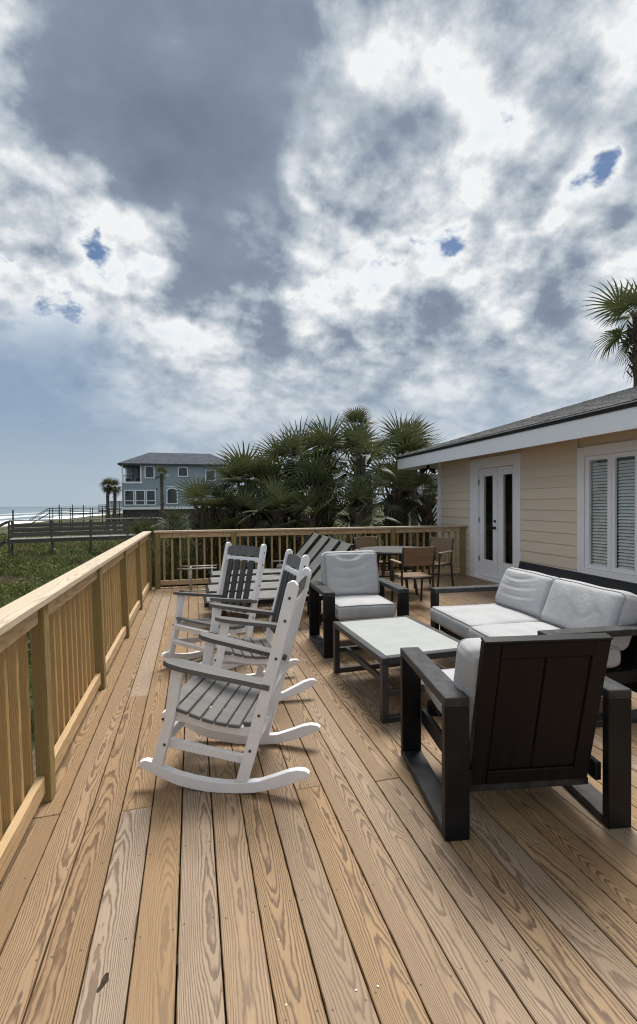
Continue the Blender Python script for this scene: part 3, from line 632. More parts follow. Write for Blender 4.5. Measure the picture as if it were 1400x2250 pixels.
# ================================================================== FURNITURE
# ------------------------------------------------------------------ rocking chairs
def make_rocker(label, M):
    r = thing('rocking_chair', label, 'rocking chair', M, 'white and grey rocking chairs')
    K = .98
    def P(s, z): return (-s*K, CAMH-K*(CAMH-z))
    HX = .252
    top = [(-.477, .093), (-.462, .113), (-.430, .123), (-.395, .116), (-.347, .093), (-.25, .061), (-.155, .041), (-.06, .030), (.025, .026), (.11, .031), (.203, .046), (.29, .078), (.361, .106), (.41, .117), (.45, .114), (.470, .100)]
    bot = [(.466, .082), (.378, .042), (.273, .005), (.18, -.018), (.096, -.027), (.0, -.031), (-.083, -.030), (-.165, -.020), (-.247, -.004), (-.33, .024), (-.403, .057), (-.45, .078)]
    for s in (-1, 1):
        prism('rocker', r, [P(*q) for q in top+bot], .038, 'white_poly', .004, Matrix.Translation((s*HX, 0, 0)))
        prism('front_leg', r, [P(*q) for q in ((-.402, .090), (-.342, .075), (-.262, .36), (-.205, .648), (-.272, .655), (-.318, .36))], .036, 'white_poly', .004, Matrix.Translation((s*HX, 0, 0)))
        x2 = s*(HX-.037)
        prism('back_post', r, [P(*q) for q in ((.072, .028), (.138, .030), (.186, .19), (.264, .478), (.336, .73), (.419, 1.06), (.418, 1.088), (.402, 1.108), (.383, 1.110), (.364, 1.098), (.354, 1.070), (.268, .728), (.197, .476), (.117, .186))], .036, 'white_poly', .006, Matrix.Translation((s*HX, 0, 0)))
        # seat rail, stretcher
        prism('seat_rail', r, [P(*q) for q in ((-.285, .385), (-.16, .362), (-.08, .336), (0, .318), (.08, .310), (.175, .312), (.165, .255), (.10, .262), (-.08, .285), (-.20, .318), (-.292, .330))], .030, 'white_poly', .004, Matrix.Translation((x2, 0, 0)))
        prism('stretcher', r, [P(*q) for q in ((-.335, .232), (.135, .148), (.128, .105), (-.345, .182))], .028, 'white_poly', .004, Matrix.Translation((x2, 0, 0)))
        # armrest
        y0, z0 = P(-.315, .676); y1, z1 = P(.245, .560); L = math.hypot(y0-y1, z0-z1); aa = math.atan2(z0-z1, y0-y1)
        out = [(-.055, -.02), (-.057, L*.55), (-.055, L*.82), (-.040, L*.95), (-.015, L), (.018, L), (.042, L*.94), (.053, L*.80), (.045, L*.5), (.026, L*.18), (.020, -.02)]
        bm = bmesh.new(); a = [bm.verts.new((s*px, py, 0)) for px, py in out]; f = bm.faces.new(a)
        ex_ = bmesh.ops.extrude_face_region(bm, geom=[f]); bmesh.ops.translate(bm, verts=[v for v in ex_['geom'] if isinstance(v, bmesh.types.BMVert)], vec=(0, 0, -.026))
        bmesh.ops.recalc_face_normals(bm, faces=bm.faces)
        me = bpy.data.meshes.new('armrest'); bm.to_mesh(me); bm.free(); me.materials.append(MAT['grey_poly'])
        obj('armrest', me, r, Matrix.Translation((s*(HX+.004), y1, z1)) @ Matrix.Rotation(aa, 4, 'X'))
        for q in ((-.325, .355), (-.318, .215), (.155, .205), (.205, .395), (.30, .70), (.35, .90), (.375, 1.02)):
            y, zz = P(*q); V, Fc = tube_data([(s*(HX+.0185), y, zz), (s*(HX+.0215), y, zz)], .0075, 10); obj('bolt', mesh('bolt', V, Fc, 'bolt'), r)
    def cross(nm, q, w, h, t, mat, tilt, n=9, crown=0.0):
        y, zz = P(*q); o = box(nm, r, (w, t, h), (0, y, zz), mat, rot=(tilt, 0, 0)); return o
    cross('front_rail', (-.330, .348), .468, .055, .026, 'white_poly', rad(-18)); cross('front_stretcher', (-.345, .205), .468, .045, .026, 'white_poly', rad(-18)); cross('rear_stretcher', (.140, .150), .468, .045, .026, 'white_poly', rad(16))
    # seat slats
    sl = [(-.292, .418), (-.222, .398), (-.150, .373), (-.078, .352), (-.006, .339), (.066, .331), (.132, .330)]
    for i, q in enumerate(sl):
        y, zz = P(*q); tl = (math.atan2(sl[min(i+1, 6)][1]-sl[max(i-1, 0)][1], -(sl[min(i+1, 6)][0]-sl[max(i-1, 0)][0])))
        tl = math.atan2(sl[max(i-1, 0)][1]-sl[min(i+1, 6)][1], sl[min(i+1, 6)][0]-sl[max(i-1, 0)][0])
        box('seat_slat', r, (.535 if i not in (0, 6) else .462, .064 if i < 6 else .05, .021), (0, y, zz), 'grey_poly', rot=(tl, 0, 0), c=.004)
    # back: posts lean along this line
    A = Vector((0,)+P(.235, .476)); B = Vector((0,)+P(.387, 1.07)); d = (B-A).normalized(); nrm = Vector((0, d.z, -d.y))
    lean = math.atan2(-d.y, d.z)
    def on(zt): return A + d*((zt-A.z)/d.z)
    for zt, h in ((.955, .048), (.455, .045)): box('back_rail', r, (.468, .030, h), on(zt), 'white_poly', rot=(lean, 0, 0), c=.004)
    for i in range(4):
        x = (i-1.5)*.098; a, b = on(.44)+nrm*.0, on(.95)
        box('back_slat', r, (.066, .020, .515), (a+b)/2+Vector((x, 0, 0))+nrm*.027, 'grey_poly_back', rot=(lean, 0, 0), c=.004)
    # headrest with a crowned top
    c0 = on(1.035); w2, h2 = .234, .045
    pts = [(-w2, -h2), (w2, -h2), (w2, h2*.65)] + [(w2*math.cos(t_), h2*.65+.028*math.sin(t_)) for t_ in np.linspace(.25, math.pi-.25, 9)] + [(-w2, h2*.65)]
    bm = bmesh.new(); a = [bm.verts.new((px, -.011, pz)) for px, pz in pts]; f = bm.faces.new(a); ex_ = bmesh.ops.extrude_face_region(bm, geom=[f])
    bmesh.ops.translate(bm, verts=[v for v in ex_['geom'] if isinstance(v, bmesh.types.BMVert)], vec=(0, .022, 0)); bmesh.ops.recalc_face_normals(bm, faces=bm.faces)
    me = bpy.data.meshes.new('headrest'); bm.to_mesh(me); bm.free(); me.materials.append(MAT['grey_poly'])
    obj('headrest', me, r, Matrix.Translation(c0) @ Matrix.Rotation(lean, 4, 'X'))
    return r
rk = make_rocker('white rocking chair with grey slats nearest the camera', TR(.235, 2.755, .0, 158.4))
for lab, M in (('white and grey rocking chair in the middle of the three', TR(.455, 3.80, .0, 183)),
               ('farthest white and grey rocking chair, its slatted back turned to the camera', TR(.235, 4.66, .0, 219))):
    c = copy_tree(rk); c.matrix_basis = M; c['label'] = lab

# ------------------------------------------------------------------ cushions
def sinfield(p, seed, n=7, f0=6., f1=22.):
    r = np.random.RandomState(seed); v = np.zeros(len(p))
    for k in range(n):
        d = r.normal(size=3); d /= np.linalg.norm(d); f = r.uniform(f0, f1); v += np.sin(p @ d*f + r.uniform(0, 6.28))/(f/f0)**.7
    return v/n**.5
def cushion_mesh(a, b, c, rr, puff, disp, n=34, nz=9):
    """rounded, puffed box: half sizes a (x), b (y), c (z); z is the thickness"""
    V = []; key = {}; F = []
    def vid(i, j, k):
        if (i, j, k) not in key: key[(i, j, k)] = len(V); V.append((-1+2*i/n, -1+2*j/n, -1+2*k/nz))
        return key[(i, j, k)]
    for k in (0, nz):
        for i in range(n):
            for j in range(n):
                q = [vid(i, j, k), vid(i+1, j, k), vid(i+1, j+1, k), vid(i, j+1, k)]; F.append(q if k else q[::-1])
    for k in range(nz):
        for i in range(n):
            F.append([vid(i, 0, k), vid(i+1, 0, k), vid(i+1, 0, k+1), vid(i, 0, k+1)]); F.append([vid(i, n, k+1), vid(i+1, n, k+1), vid(i+1, n, k), vid(i, n, k)])
            F.append([vid(0, i, k+1), vid(0, i+1, k+1), vid(0, i+1, k), vid(0, i, k)]); F.append([vid(n, i, k), vid(n, i+1, k), vid(n, i+1, k+1), vid(n, i, k+1)])
    q = np.array(V); h = np.array([a, b, c]); h0 = h-rr
    p = q*h; inner = np.clip(p, -h0, h0); dlt = p-inner; L = np.linalg.norm(dlt, axis=1, keepdims=True); nr = np.where(L > 1e-6, dlt/np.maximum(L, 1e-6), 0)
    p = inner + nr*rr*np.minimum(1, L/np.maximum(1e-6, rr))**0 * (L > 1e-6)
    face = np.sign(q[:, 2])*(np.abs(q[:, 2]) > .999)
    p[:, 2] += face*puff*(1-q[:, 0]**2)**.6*(1-q[:, 1]**2)**.6
    side = 1-np.abs(q[:, 2])**2
    p[:, 0] += np.sign(q[:, 0])*(np.abs(q[:, 0]) > .999)*side*.012; p[:, 1] += np.sign(q[:, 1])*(np.abs(q[:, 1]) > .999)*side*.012
    nn = nr + np.stack([0*face, 0*face, face], 1); nn /= np.maximum(1e-6, np.linalg.norm(nn, axis=1, keepdims=True))
    p = p + nn*disp(q, p)[:, None]
    return p, F, (q, n, nz)
def cushion(name, label, M, a, b, c, rr, puff, disp, group, n=34):
    p, F, (q, nn, nz) = cushion_mesh(a, b, c, rr, puff, disp, n)
    o = obj(name, mesh(name, p, F, 'fabric', True), None, M); tag(o, label, 'cushion', group)
    ed = []          # piping runs round the front edge
    for s_ in np.linspace(0, 1, 97)[:-1]:
        t_ = s_*4; k = int(t_); f = t_-k
        e = [(-1+2*f, -1), (1, -1+2*f), (1-2*f, 1), (-1, 1-2*f)][k]; ed.append(e)
    qs = q[:, :2]; pip = []
    fm = np.where(q[:, 2] > .999)[0]
    for e in ed:
        i = fm[np.argmin(((qs[fm]-np.array(e))**2).sum(1))]; pip.append(p[i])
    pp = [pip[0]]
    for v in pip[1:]:
        if np.linalg.norm(v-pp[-1]) > .004: pp.append(v)
    pts = [Vector(v)*1.0 for v in pp]; pts = [(pts[i-1]+pts[i]*2+pts[(i+1) % len(pts)])/4 for i in range(len(pts))]
    # push outwards a little so the cord shows
    pts = [Vector((v.x*(1+.004/a), v.y*(1+.004/b), v.z+.002)) for v in pts]; pts.append(pts[0])
    V, Fc = tube_data(pts, .0045, 6, False); obj('piping', mesh('piping', V, Fc, 'piping', True), o)
    return o
def creases(q, p, seed, ang, width=.10, stretch=3.2, f0=9., f1=30., bow=0.0):
    """thin irregular crease lines running mostly across direction ang"""
    c, s_ = math.cos(ang), math.sin(ang); x = p[:, 0]*c+p[:, 1]*s_; y = (-p[:, 0]*s_+p[:, 1]*c)
    x = x + bow*y*y
    w_ = np.stack([x, y/stretch, p[:, 2]*.3], 1) + .05*np.stack([sinfield(p, seed+1, 4, 5, 14), sinfield(p, seed+2, 4, 5, 14), 0*x], 1)
    f = sinfield(w_, seed+3, 6, f0, f1); g = sinfield(w_, seed+6, 6, f0*1.6, f1*1.6)
    m = np.clip(.35+.9*sinfield(p, seed+5, 4, 5., 12.), 0, 1)
    return np.exp(-(f/width)**2)*m + .5*np.exp(-(g/width)**2)*np.clip(.3+.9*sinfield(p, seed+8, 4, 5., 12.), 0, 1) - .35*f*m
def edge_fall(q): return np.clip(1.12-np.abs(q[:, 0]), 0, .6)/.6*np.clip(1.15-np.abs(q[:, 1]), 0, .6)/.6
def soft(seed, amp=.004):
    return lambda q, p: amp*sinfield(p, seed, 8, 8., 26.) - .0035*creases(q, p, seed, rad(20+37*seed % 120), .14)
def fold(ph): return np.sin(ph) + .35*np.sin(2*ph+.6)
def swag(seed, cx, cy, k, amp, base=.004):
    """folds that hang in arcs below a point"""
    def f(q, p):
        front = (q[:, 2] > .999)*1.0
        d = np.hypot(q[:, 0]-cx, (q[:, 1]-cy)*1.2) + .09*sinfield(p, seed+3, 4, 4., 10.)
        ang = np.exp(-((q[:, 0]-cx*.4)/.60)**2)
        m = np.clip(.45+.75*sinfield(p, seed+9, 4, 4., 9.), 0, 1.1)
        return front*edge_fall(q)*(amp*fold(d*k)*ang*m - .006*creases(q, p, seed+20, rad(80), .22, bow=-1.2)) + base*sinfield(p, seed, 8, 8., 26.) - (1-front)*.006*creases(q, p, seed+31, rad(70), .2)
    return f
def diag(seed, ang, k, amp, base=.005):
    """folds running side by side, fanning out a little"""
    def f(q, p):
        front = (q[:, 2] > .999)*1.0
        s_ = q[:, 0]*math.cos(ang)+q[:, 1]*math.sin(ang); t_ = -q[:, 0]*math.sin(ang)+q[:, 1]*math.cos(ang)
        ph = s_*k*(1+.18*t_) + .6*t_*t_ + .9*sinfield(p, seed+3, 4, 3.5, 9.)
        m = np.clip(.40+.80*sinfield(p, seed+5, 4, 4., 9.), 0, 1.1)
        return front*edge_fall(q)*(amp*fold(ph)*m - .006*creases(q, p, seed+20, ang, .22)) + base*sinfield(p, seed, 8, 8., 26.) - (1-front)*.007*creases(q, p, seed+31, rad(75), .2)
    return f

# ------------------------------------------------------------------ armchairs
BT = rad(13)
def make_armchair(label, M):
    r = thing('armchair', label, 'armchair', M, 'black frame patio armchairs')
    for s in (-1, 1):
        x = s*.3875
        box('armrest', r, (.115, .75, .045), (x, 0, .6225), 'black_dusty', c=.004)
        box('foot_bar', r, (.115, .66, .040), (x, 0, .020), 'black_dusty', c=.004)
        box('leg', r, (.115, .045, .600), (x, .3525, .300), 'black_metal', c=.004); box('leg', r, (.115, .045, .600), (x, -.3525, .300), 'black_metal', c=.004)
        box('side_rail', r, (.030, .655, .085), (s*.3145, 0, .245), 'black_metal', c=.003)
    box('front_rail', r, (.598, .035, .085), (0, .300, .300), 'black_metal'); box('rear_rail', r, (.598, .035, .034), (0, -.262, .172), 'black_dusty')
    for i in range(5): box('seat_slat', r, (.596, .07, .018), (0, -.21+.118*i, .345), 'black_metal')
    # reclined panelled back
    y0, z0 = -.268, .195; L = .730
    def pt(t, x, dn=0.0): return Vector((x, y0-math.sin(BT)*t-math.cos(BT)*dn, z0+math.cos(BT)*t-math.sin(BT)*dn))
    rot = (BT, 0, 0)
    for s in (-1, 1): box('back_stile', r, (.078, .040, L), pt(L/2, s*.2525-.004), 'dark_panel', rot, .004)
    box('back_rail', r, (.426, .038, .075), pt(L-.0385, 0), 'dark_panel', rot); box('back_rail', r, (.426, .038, .070), pt(.035, 0), 'dark_panel', rot)
    for s in (-1, 1): box('back_panel', r, (.2090, .022, L-.150), pt(L/2-.002, s*.1072), 'dark_panel', rot, .005)
    box('back_cap', r, (.584, .050, .012), pt(L+.0065, -.004), 'black_metal', rot)
    return r
nearM, farM = TR(1.575, 2.165, 0, 80.3), TR(1.695, 4.79, 0, 267.5)
ac = make_armchair('dark armchair seen from behind, nearest the camera', nearM)
ac2 = copy_tree(ac); ac2.matrix_basis = farM; ac2['label'] = 'dark armchair facing the camera beyond the coffee table'
GC = 'grey patio cushions'
def seatM(M, w=0): return M @ Matrix.Translation((w, .070, .432))
def backM(M, x=0, y=.045, z=.70, t=BT, tz=0): return M @ Matrix.Translation((x, y, z)) @ Matrix.Rotation(rad(90)+t, 4, 'X') @ Matrix.Rotation(tz, 4, 'Z') @ Matrix.Rotation(rad(180), 4, 'Y')
def place_back(M, x, y, z, t):       # cushion thickness axis points to the front of the seat, its y axis up
    R = Matrix.Rotation(t, 4, 'X') @ Matrix(((-1, 0, 0, 0), (0, 0, 1, 0), (0, 1, 0, 0), (0, 0, 0, 1)))
    return M @ Matrix.Translation((x, y, z)) @ R
cushion('seat_cushion', 'grey seat cushion on the armchair nearest the camera', seatM(nearM), .298, .312, .075, .030, .006, soft(1), GC, 26)
cushion('back_cushion', 'grey back cushion peeking past the near armchair back', place_back(nearM, -.022, -.250, .632, BT), .312, .230, .085, .050, .024, diag(22, rad(80), 9.0, .008, .006), GC, 50)
cushion('seat_cushion', 'grey seat cushion on the armchair facing the camera', seatM(farM), .298, .312, .075, .030, .006, soft(3), GC, 26)
cushion('back_cushion', 'wrinkled grey back cushion on the armchair facing the camera', place_back(farM, 0, -.235, .725, BT), .312, .245, .090, .050, .028, swag(4, -.05, 1.1, 11.5, .011), GC, 64)

# ------------------------------------------------------------------ loveseat
loveM = TR(2.775, 3.46, 0, 176)
lv = thing('loveseat', 'black frame two seat sofa with grey cushions along the house wall', 'sofa', loveM)
LW = 1.825
for s in (-1, 1):
    x = s*(LW/2-.0575)
    box('armrest', lv, (.115, .95, .045), (x, 0, .6225), 'black_dusty', c=.004); box('foot_bar', lv, (.115, .86, .040), (x, 0, .020), 'black_dusty', c=.004)
    box('leg', lv, (.115, .045, .600), (x, .4525, .300), 'black_metal', c=.004); box('leg', lv, (.115, .045, .600), (x, -.4525, .300), 'black_metal', c=.004)
    box('side_rail', lv, (.03, .85, .085), (s*(LW/2-.131), 0, .270), 'black_metal')
box('front_rail', lv, (LW-.29, .035, .085), (0, .405, .270), 'black_metal'); box('rear_rail', lv, (LW-.29, .035, .085), (0, -.38, .25), 'black_metal')
for i in range(6): box('seat_slat', lv, (LW-.30, .07, .018), (0, -.20+.118*i, .314), 'black_metal')
def lpt(t, x, dn=0.0): return Vector((x, -.330-math.sin(BT)*t-math.cos(BT)*dn, .15+math.cos(BT)*t-math.sin(BT)*dn))
LB = .765
for s in (-1, 1): box('back_stile', lv, (.075, .040, LB), lpt(LB/2, s*.7785), 'black_metal', (BT, 0, 0))
box('back_rail', lv, (1.481, .040, .085), lpt(LB-.0425, 0), 'black_metal', (BT, 0, 0)); box('back_rail', lv, (1.481, .038, .07), lpt(.035, 0), 'black_metal', (BT, 0, 0))
xs = -.735
for wd in (.20, .16, .20, .16, .20, .16, .20, .15):
    box('back_slat', lv, (wd-.012, .018, LB-.157), lpt(LB/2-.008, xs+wd/2), 'black_metal', (BT, 0, 0)); xs += wd-.0
    xs += 0.004
# cushions of the loveseat: +x local is the far end
def lvc(x, y, z, rz=0.0): return loveM @ Matrix.Translation((x, y, z)) @ Matrix.Rotation(rz, 4, 'Z')
cushion('seat_cushion', 'grey seat cushion at the far end of the sofa', lvc(.392, .155, .406, rad(.8)), .386, .375, .078, .035, .014, soft(11, .005), GC, 30)
cushion('seat_cushion', 'grey seat cushion at the near end of the sofa', lvc(-.392, .175, .406, rad(-1.0)), .386, .375, .078, .035, .014, soft(12, .005), GC, 30)
cushion('back_cushion', 'crumpled grey back cushion at the far end of the sofa', place_back(loveM, .372, -.285, .650, BT+rad(9)), .370, .196, .090, .055, .030, swag(13, -.35, 1.2, 12.0, .011, .006), GC, 64)
cushion('back_cushion', 'creased grey back cushion at the near end of the sofa', place_back(loveM, -.385, -.270, .648, BT+rad(9)), .385, .200, .095, .055, .034, diag(14, rad(18), 11.0, .011, .007), GC, 64)

# ------------------------------------------------------------------ coffee table
tbM = TR(1.605, 3.545, 0, 91.5)
ct = thing('coffee_table', 'low coffee table with pale stone top and dark metal frame', 'table', tbM)
TWX, TLY, TZ = .75, 1.08, .452
for s in (-1, 1):
    box('top_frame', ct, (.050, TLY, .045), (s*(TWX/2-.025), 0, TZ-.0225), 'table_frame', c=.003); box('top_frame', ct, (TWX-.101, .050, .045), (0, s*(TLY/2-.025), TZ-.0225), 'table_frame', c=.003)
    for q in (-1, 1): box('leg', ct, (.048, .048, TZ-.046), (s*(TWX/2-.0255), q*(TLY/2-.0255), (TZ-.046)/2), 'table_frame', c=.003)
    box('foot_bar', ct, (TWX-.100, .044, .038), (0, s*(TLY/2-.0255), .0195), 'table_frame'); box('stretcher', ct, (.035, TLY-.102, .045), (s*(TWX/2-.12), 0, .20), 'table_frame')
    box('cross_bar', ct, (TWX-.105, .035, .040), (0, s*(TLY/2-.0255), .200), 'table_frame')
box('table_top', ct, (TWX-.101, TLY-.101, .022), (0, 0, TZ-.0095), 'table_top', c=.002)

# ------------------------------------------------------------------ round table and dining chairs
tM = Matrix.Translation((3.34, 7.47, 0))
dt = thing('dining_table', 'round dark slatted dining table between the brown chairs', 'table', tM)
R = .60
for i in range(9):
    x0, x1 = -R+i*2*R/9+.003, -R+(i+1)*2*R/9-.003
    xs = np.linspace(x0, x1, 7); poly = [(x, math.sqrt(max(1e-5, R*R-x*x))) for x in xs] + [(x, -math.sqrt(max(1e-5, R*R-x*x))) for x in xs[::-1]]
    V = [(x, y, .735) for x, y in poly] + [(x, y, .712) for x, y in poly]; n = len(poly)
    obj('top_slat', fixn(mesh('top_slat', V, [list(range(n)), list(range(n, 2*n))[::-1]]+[[k, (k+1) % n, n+(k+1) % n, n+k] for k in range(n)], 'dining_top')), dt, Matrix.Rotation(rad(8), 4, 'Z'))
V, Fc = tube_data([(0, 0, .690), (0, 0, .711)], R-.03, 32); obj('top_ring', mesh('top_ring', V, Fc, 'dining_frame'), dt)
for a in (35, 125, 215, 305):
    c, s = math.cos(rad(a)), math.sin(rad(a)); plank('leg', dt, (c*.30, s*.30, .69), (c*.43, s*.43, .002), .045, .03, 'dining_frame', up=(c, s, 0))
for a in (35, 125): 
    c, s = math.cos(rad(a)), math.sin(rad(a)); plank('brace', dt, (-c*.33, -s*.33, .40 + (.02 if a > 100 else 0)), (c*.33, s*.33, .40 + (.02 if a > 100 else 0)), .03, .018, 'dining_frame')
def make_dining(label, M):
    r = thing('dining_chair', label, 'chair', M, 'brown slatted dining chairs')
    for s in (-1, 1):
        x = s*.235
        tube('rear_leg', r, [(x, -.27, .002), (x, -.235, .22), (x, -.205, .44), (x, -.235, .66), (x, -.285, .885)], .0165, 'dining_frame', 6)
        tube('front_leg', r, [(x, .255, .002), (x, .225, .25), (x, .20, .44), (x*1.06, .205, .640)], .0165, 'dining_frame', 6)
        tube('seat_rail', r, [(x, -.205, .425), (x, .20, .428)], .014, 'dining_frame', 6)
        o = plank('armrest', r, (x*1.06, -.225, .655), (x*1.08, .225, .652), .050, .022, 'dining_arm', c=.008)
    tube('front_rail', r, [(-.235, .20, .425), (.235, .20, .425)], .014, 'dining_frame'); tube('rear_rail', r, [(-.235, -.205, .425), (.235, -.205, .425)], .014, 'dining_frame')
    for i in range(5): box('seat_slat', r, (.455, .078, .014), (0, -.165+.083*i, .445), 'dining_slat')
    for i in range(4):
        t = i/3; box('back_slat', r, (.445, .014, .072), (0, -.232-.052*t, .645+.205*t), 'dining_slat', rot=(rad(13), 0, 0))
    return r
dA = make_dining('brown slatted dining chair with its back to the camera', TR(3.17, 6.45, 0, 84))
for lab, M in (('brown slatted dining chair by the corner post nearest the french door', TR(4.17, 7.64, 0, 210)), ('brown slatted dining chair behind the left side of the round table', TR(3.22, 8.16, 0, 278))):
    c = copy_tree(dA); c.matrix_basis = M; c['label'] = lab

# ------------------------------------------------------------------ loungers
def make_lounger(label, M):
    """local +x is the head end"""
    r = thing('sun_lounger', label, 'sun lounger', M, 'grey sling sun loungers side by side')
    W2 = .30
    for s in (-1, 1):
        y = s*(W2-.02)
        box('side_rail', r, (1.86, .032, .055), (.08, y, .335), 'black_metal')
        box('leg', r, (.04, .032, .308), (-.62, y, .154), 'black_metal'); box('leg', r, (.04, .032, .308), (.55, y, .154), 'black_metal')
        plank('back_rail', r, (.47, s*(W2-.058), .375), (1.00, s*(W2-.058), .985), .028, .028, 'black_metal', up=(1, 0, 0))
        box('arm_post', r, (.025, .025, .12), (.36, y, .422), 'black_metal'); box('armrest', r, (.36, .045, .022), (.42, y, .493), 'lounger_sling')
    box('foot_rail', r, (.032, 2*W2-.074, .05), (-.832, 0, .335), 'black_metal')
    def sling(name, p0, p1, mat, sag):
        p0, p1 = Vector(p0), Vector(p1); V = []; F = []; nu, nv = 10, 8; nrm = (p1-p0).cross(Vector((0, 1, 0))).normalized()*-1; nrm = nrm if nrm.z > 0 else -nrm
        for lay in (0, 1):
            for i in range(nu+1):
                for j in range(nv+1):
                    b = -1+2*j/nv; p = p0.lerp(p1, i/nu) + Vector((0, b*(W2-.045), 0)) - nrm*(sag*(1-b*b)*(1 if 0 < i < nu else .9) + lay*.006); V.append(p)
        N = (nu+1)*(nv+1)
        for lay in (0, 1):
            for i in range(nu):
                for j in range(nv):
                    q = [lay*N+i*(nv+1)+j, lay*N+(i+1)*(nv+1)+j, lay*N+(i+1)*(nv+1)+j+1, lay*N+i*(nv+1)+j+1]; F.append(q if lay else q[::-1])
        return obj(name, fixn(mesh(name, V, F, mat, True)), r)
    sling('seat_sling', (-.82, 0, .372), (.44, 0, .372), 'lounger_seat', .022); sling('back_sling', (.47, 0, .385), (1.015, 0, 1.00), 'lounger_sling', .022)
    return r
L0 = make_lounger('grey sling sun lounger nearest the rocking chairs', Matrix.Translation((.98, 5.98, 0)))
for i, (x, y, lab) in enumerate(((1.03, 6.66, 'second nearest grey sling sun lounger of the row'), (1.09, 7.36, 'second farthest grey sling sun lounger of the row'), (1.13, 8.10, 'grey sling sun lounger farthest back, beside the far railing'))):
    c = copy_tree(L0); c.matrix_basis = Matrix.Translation((x, y, 0)); c['label'] = lab

# ------------------------------------------------------------------ low tubular rack at the far railing
rk_ = thing('tube_rack', 'low galvanised tube stand with brown end caps by the far railing', 'stand', Matrix.Translation((.10, 8.25, 0)) @ Matrix.Rotation(rad(-4), 4, 'Z'))
for y in (-.17, .17):
    tube('rail', rk_, [(-.27, y, .46), (.30, y, .46)], .012, 'tube_steel', 8); tube('foot_bar', rk_, [(-.27, y, .035), (.30, y, .035)], .012, 'tube_steel', 8)
    for x in (-.13, .22): tube('leg', rk_, [(x, y, .035), (x, y, .46)], .011, 'tube_steel', 8)
    for z in (.46, .035): tube('end_cap', rk_, [(-.335, y, z), (-.265, y, z)], .017, 'tube_cap', 8)
for x in (-.13, .22): tube('cross_bar', rk_, [(x, -.17, .46), (x, .17, .46)], .010, 'tube_steel', 8)

# ================================================================== VEGETATION
def frond_mesh(name, R, pet, span, nseg, droop, fold, mat, seed, split=.42, hang=0.0):
    """fan leaf: petiole along +y from the origin, blade spreading at its end"""
    r = random.Random(seed); V = []; F = []
    pt = []
    for i in range(6):
        t = i/5; pt.append(Vector((0, pet*t, .16*pet*math.sin(t*1.4)-droop*.25*pet*t*t)))
    tv, tf = tube_data(pt, [.013, .011, .010, .009, .008, .007], 4); V += tv; F += tf
    hub = pt[-1]; slope = (pt[-1]-pt[-2]).normalized(); side = Vector((1, 0, 0)); upv = side.cross(slope)
    for k in range(nseg):
        a = (-.5+k/(nseg-1))*span + r.uniform(-.02, .02); L = R*(.80+.20*math.cos(a*.55))*r.uniform(.90, 1.06)
        if abs(a) > span*.40: L *= .82
        d = slope*math.cos(a)+side*math.sin(a); wd = R*split*span/nseg*.50
        pr = d.cross(upv).normalized(); lift = fold*(abs(math.sin(a)))
        tipd = r.uniform(.5, 1.5)
        st = []
        for q, wf in ((.04, .22), (split, .90), (.68, .58), (.86, .32), (1.0, .03)):
            p = hub + d*(L*q*(1-.10*droop*q*q)) + upv*(lift*L*q*.5) - Vector((0, 0, 1))*(droop*L*.34*q*q*(.4+.6*abs(math.sin(a*.5))) + (tipd*L*.30*droop*max(0, q-.55)**1.5*2.2) + hang*L*q*q)
            st.append((p, wd*wf))
        b = len(V); pl = .5*wd
        for (p, wq) in st:
            V += [p-pr*wq, p+upv*min(pl, wq*.55), p+pr*wq]
        for i in range(len(st)-1):
            o = b+3*i; F += [(o, o+1, o+4, o+3), (o+1, o+2, o+5, o+4)]
    return mesh(name, V, F, mat, False)
FR = [frond_mesh('frond', 1.02, .62, 4.6, 22, .38, .30, 'frond', 1, .36), frond_mesh('frond', 1.06, .66, 4.0, 20, .55, .45, 'frond', 2, .36), frond_mesh('frond', 1.0, .55, 4.8, 22, .20, .18, 'frond', 3, .30),
      frond_mesh('frond', 1.0, .60, 4.2, 20, .95, .5, 'frond', 4, .36), frond_mesh('frond', 1.10, .70, 3.2, 16, .22, .6, 'frond', 5, .28)]
FD = [frond_mesh('dry_frond', .72, .62, 2.2, 13, 1.5, .9, 'frond_dry', 8, .3, .45), frond_mesh('dry_frond', .65, .55, 1.6, 10, 1.8, 1.0, 'frond_dry', 9, .3, .6)]
def trunk_mesh(h, r0, r1, seed, boots=True):
    rr = random.Random(seed); V, F = [], []; n = max(5, int(h/.35)); pts = []; rs = []
    bx, by = rr.uniform(-.25, .25), rr.uniform(-.2, .2)
    for i in range(n+1):
        t = i/n; pts.append((bx*(t*t-1)*.6, by*(t*t-1)*.6, h*(t-1))); rs.append(r0+(r1-r0)*t + .012*math.sin(i*2.1))
    tv, tf = tube_data(pts, rs, 12); V += tv; F += tf
    if boots:
        z = -min(h*.55, 1.7)
        while z < -.02:
            a = rr.uniform(0, 6.28); c, s = math.cos(a), math.sin(a); rad_ = r1*1.0; b = len(V)
            p0 = Vector((c*rad_, s*rad_, z)); p1 = p0+Vector((c*.13, s*.13, .20)); sd_ = Vector((-s, c, 0))*.055
            V += [p0-sd_, p0+sd_, p1+sd_*.6, p1-sd_*.6, p0+Vector((c*.03, s*.03, -.02)), p1+Vector((c*.02, s*.02, -.03))]
            F += [(b, b+1, b+2, b+3), (b, b+3, b+5, b+4), (b+1, b+4, b+5, b+2), (b+3, b+2, b+5)]; z += rr.uniform(.012, .03)
    return mesh('trunk', V, F, 'palm_trunk', False)
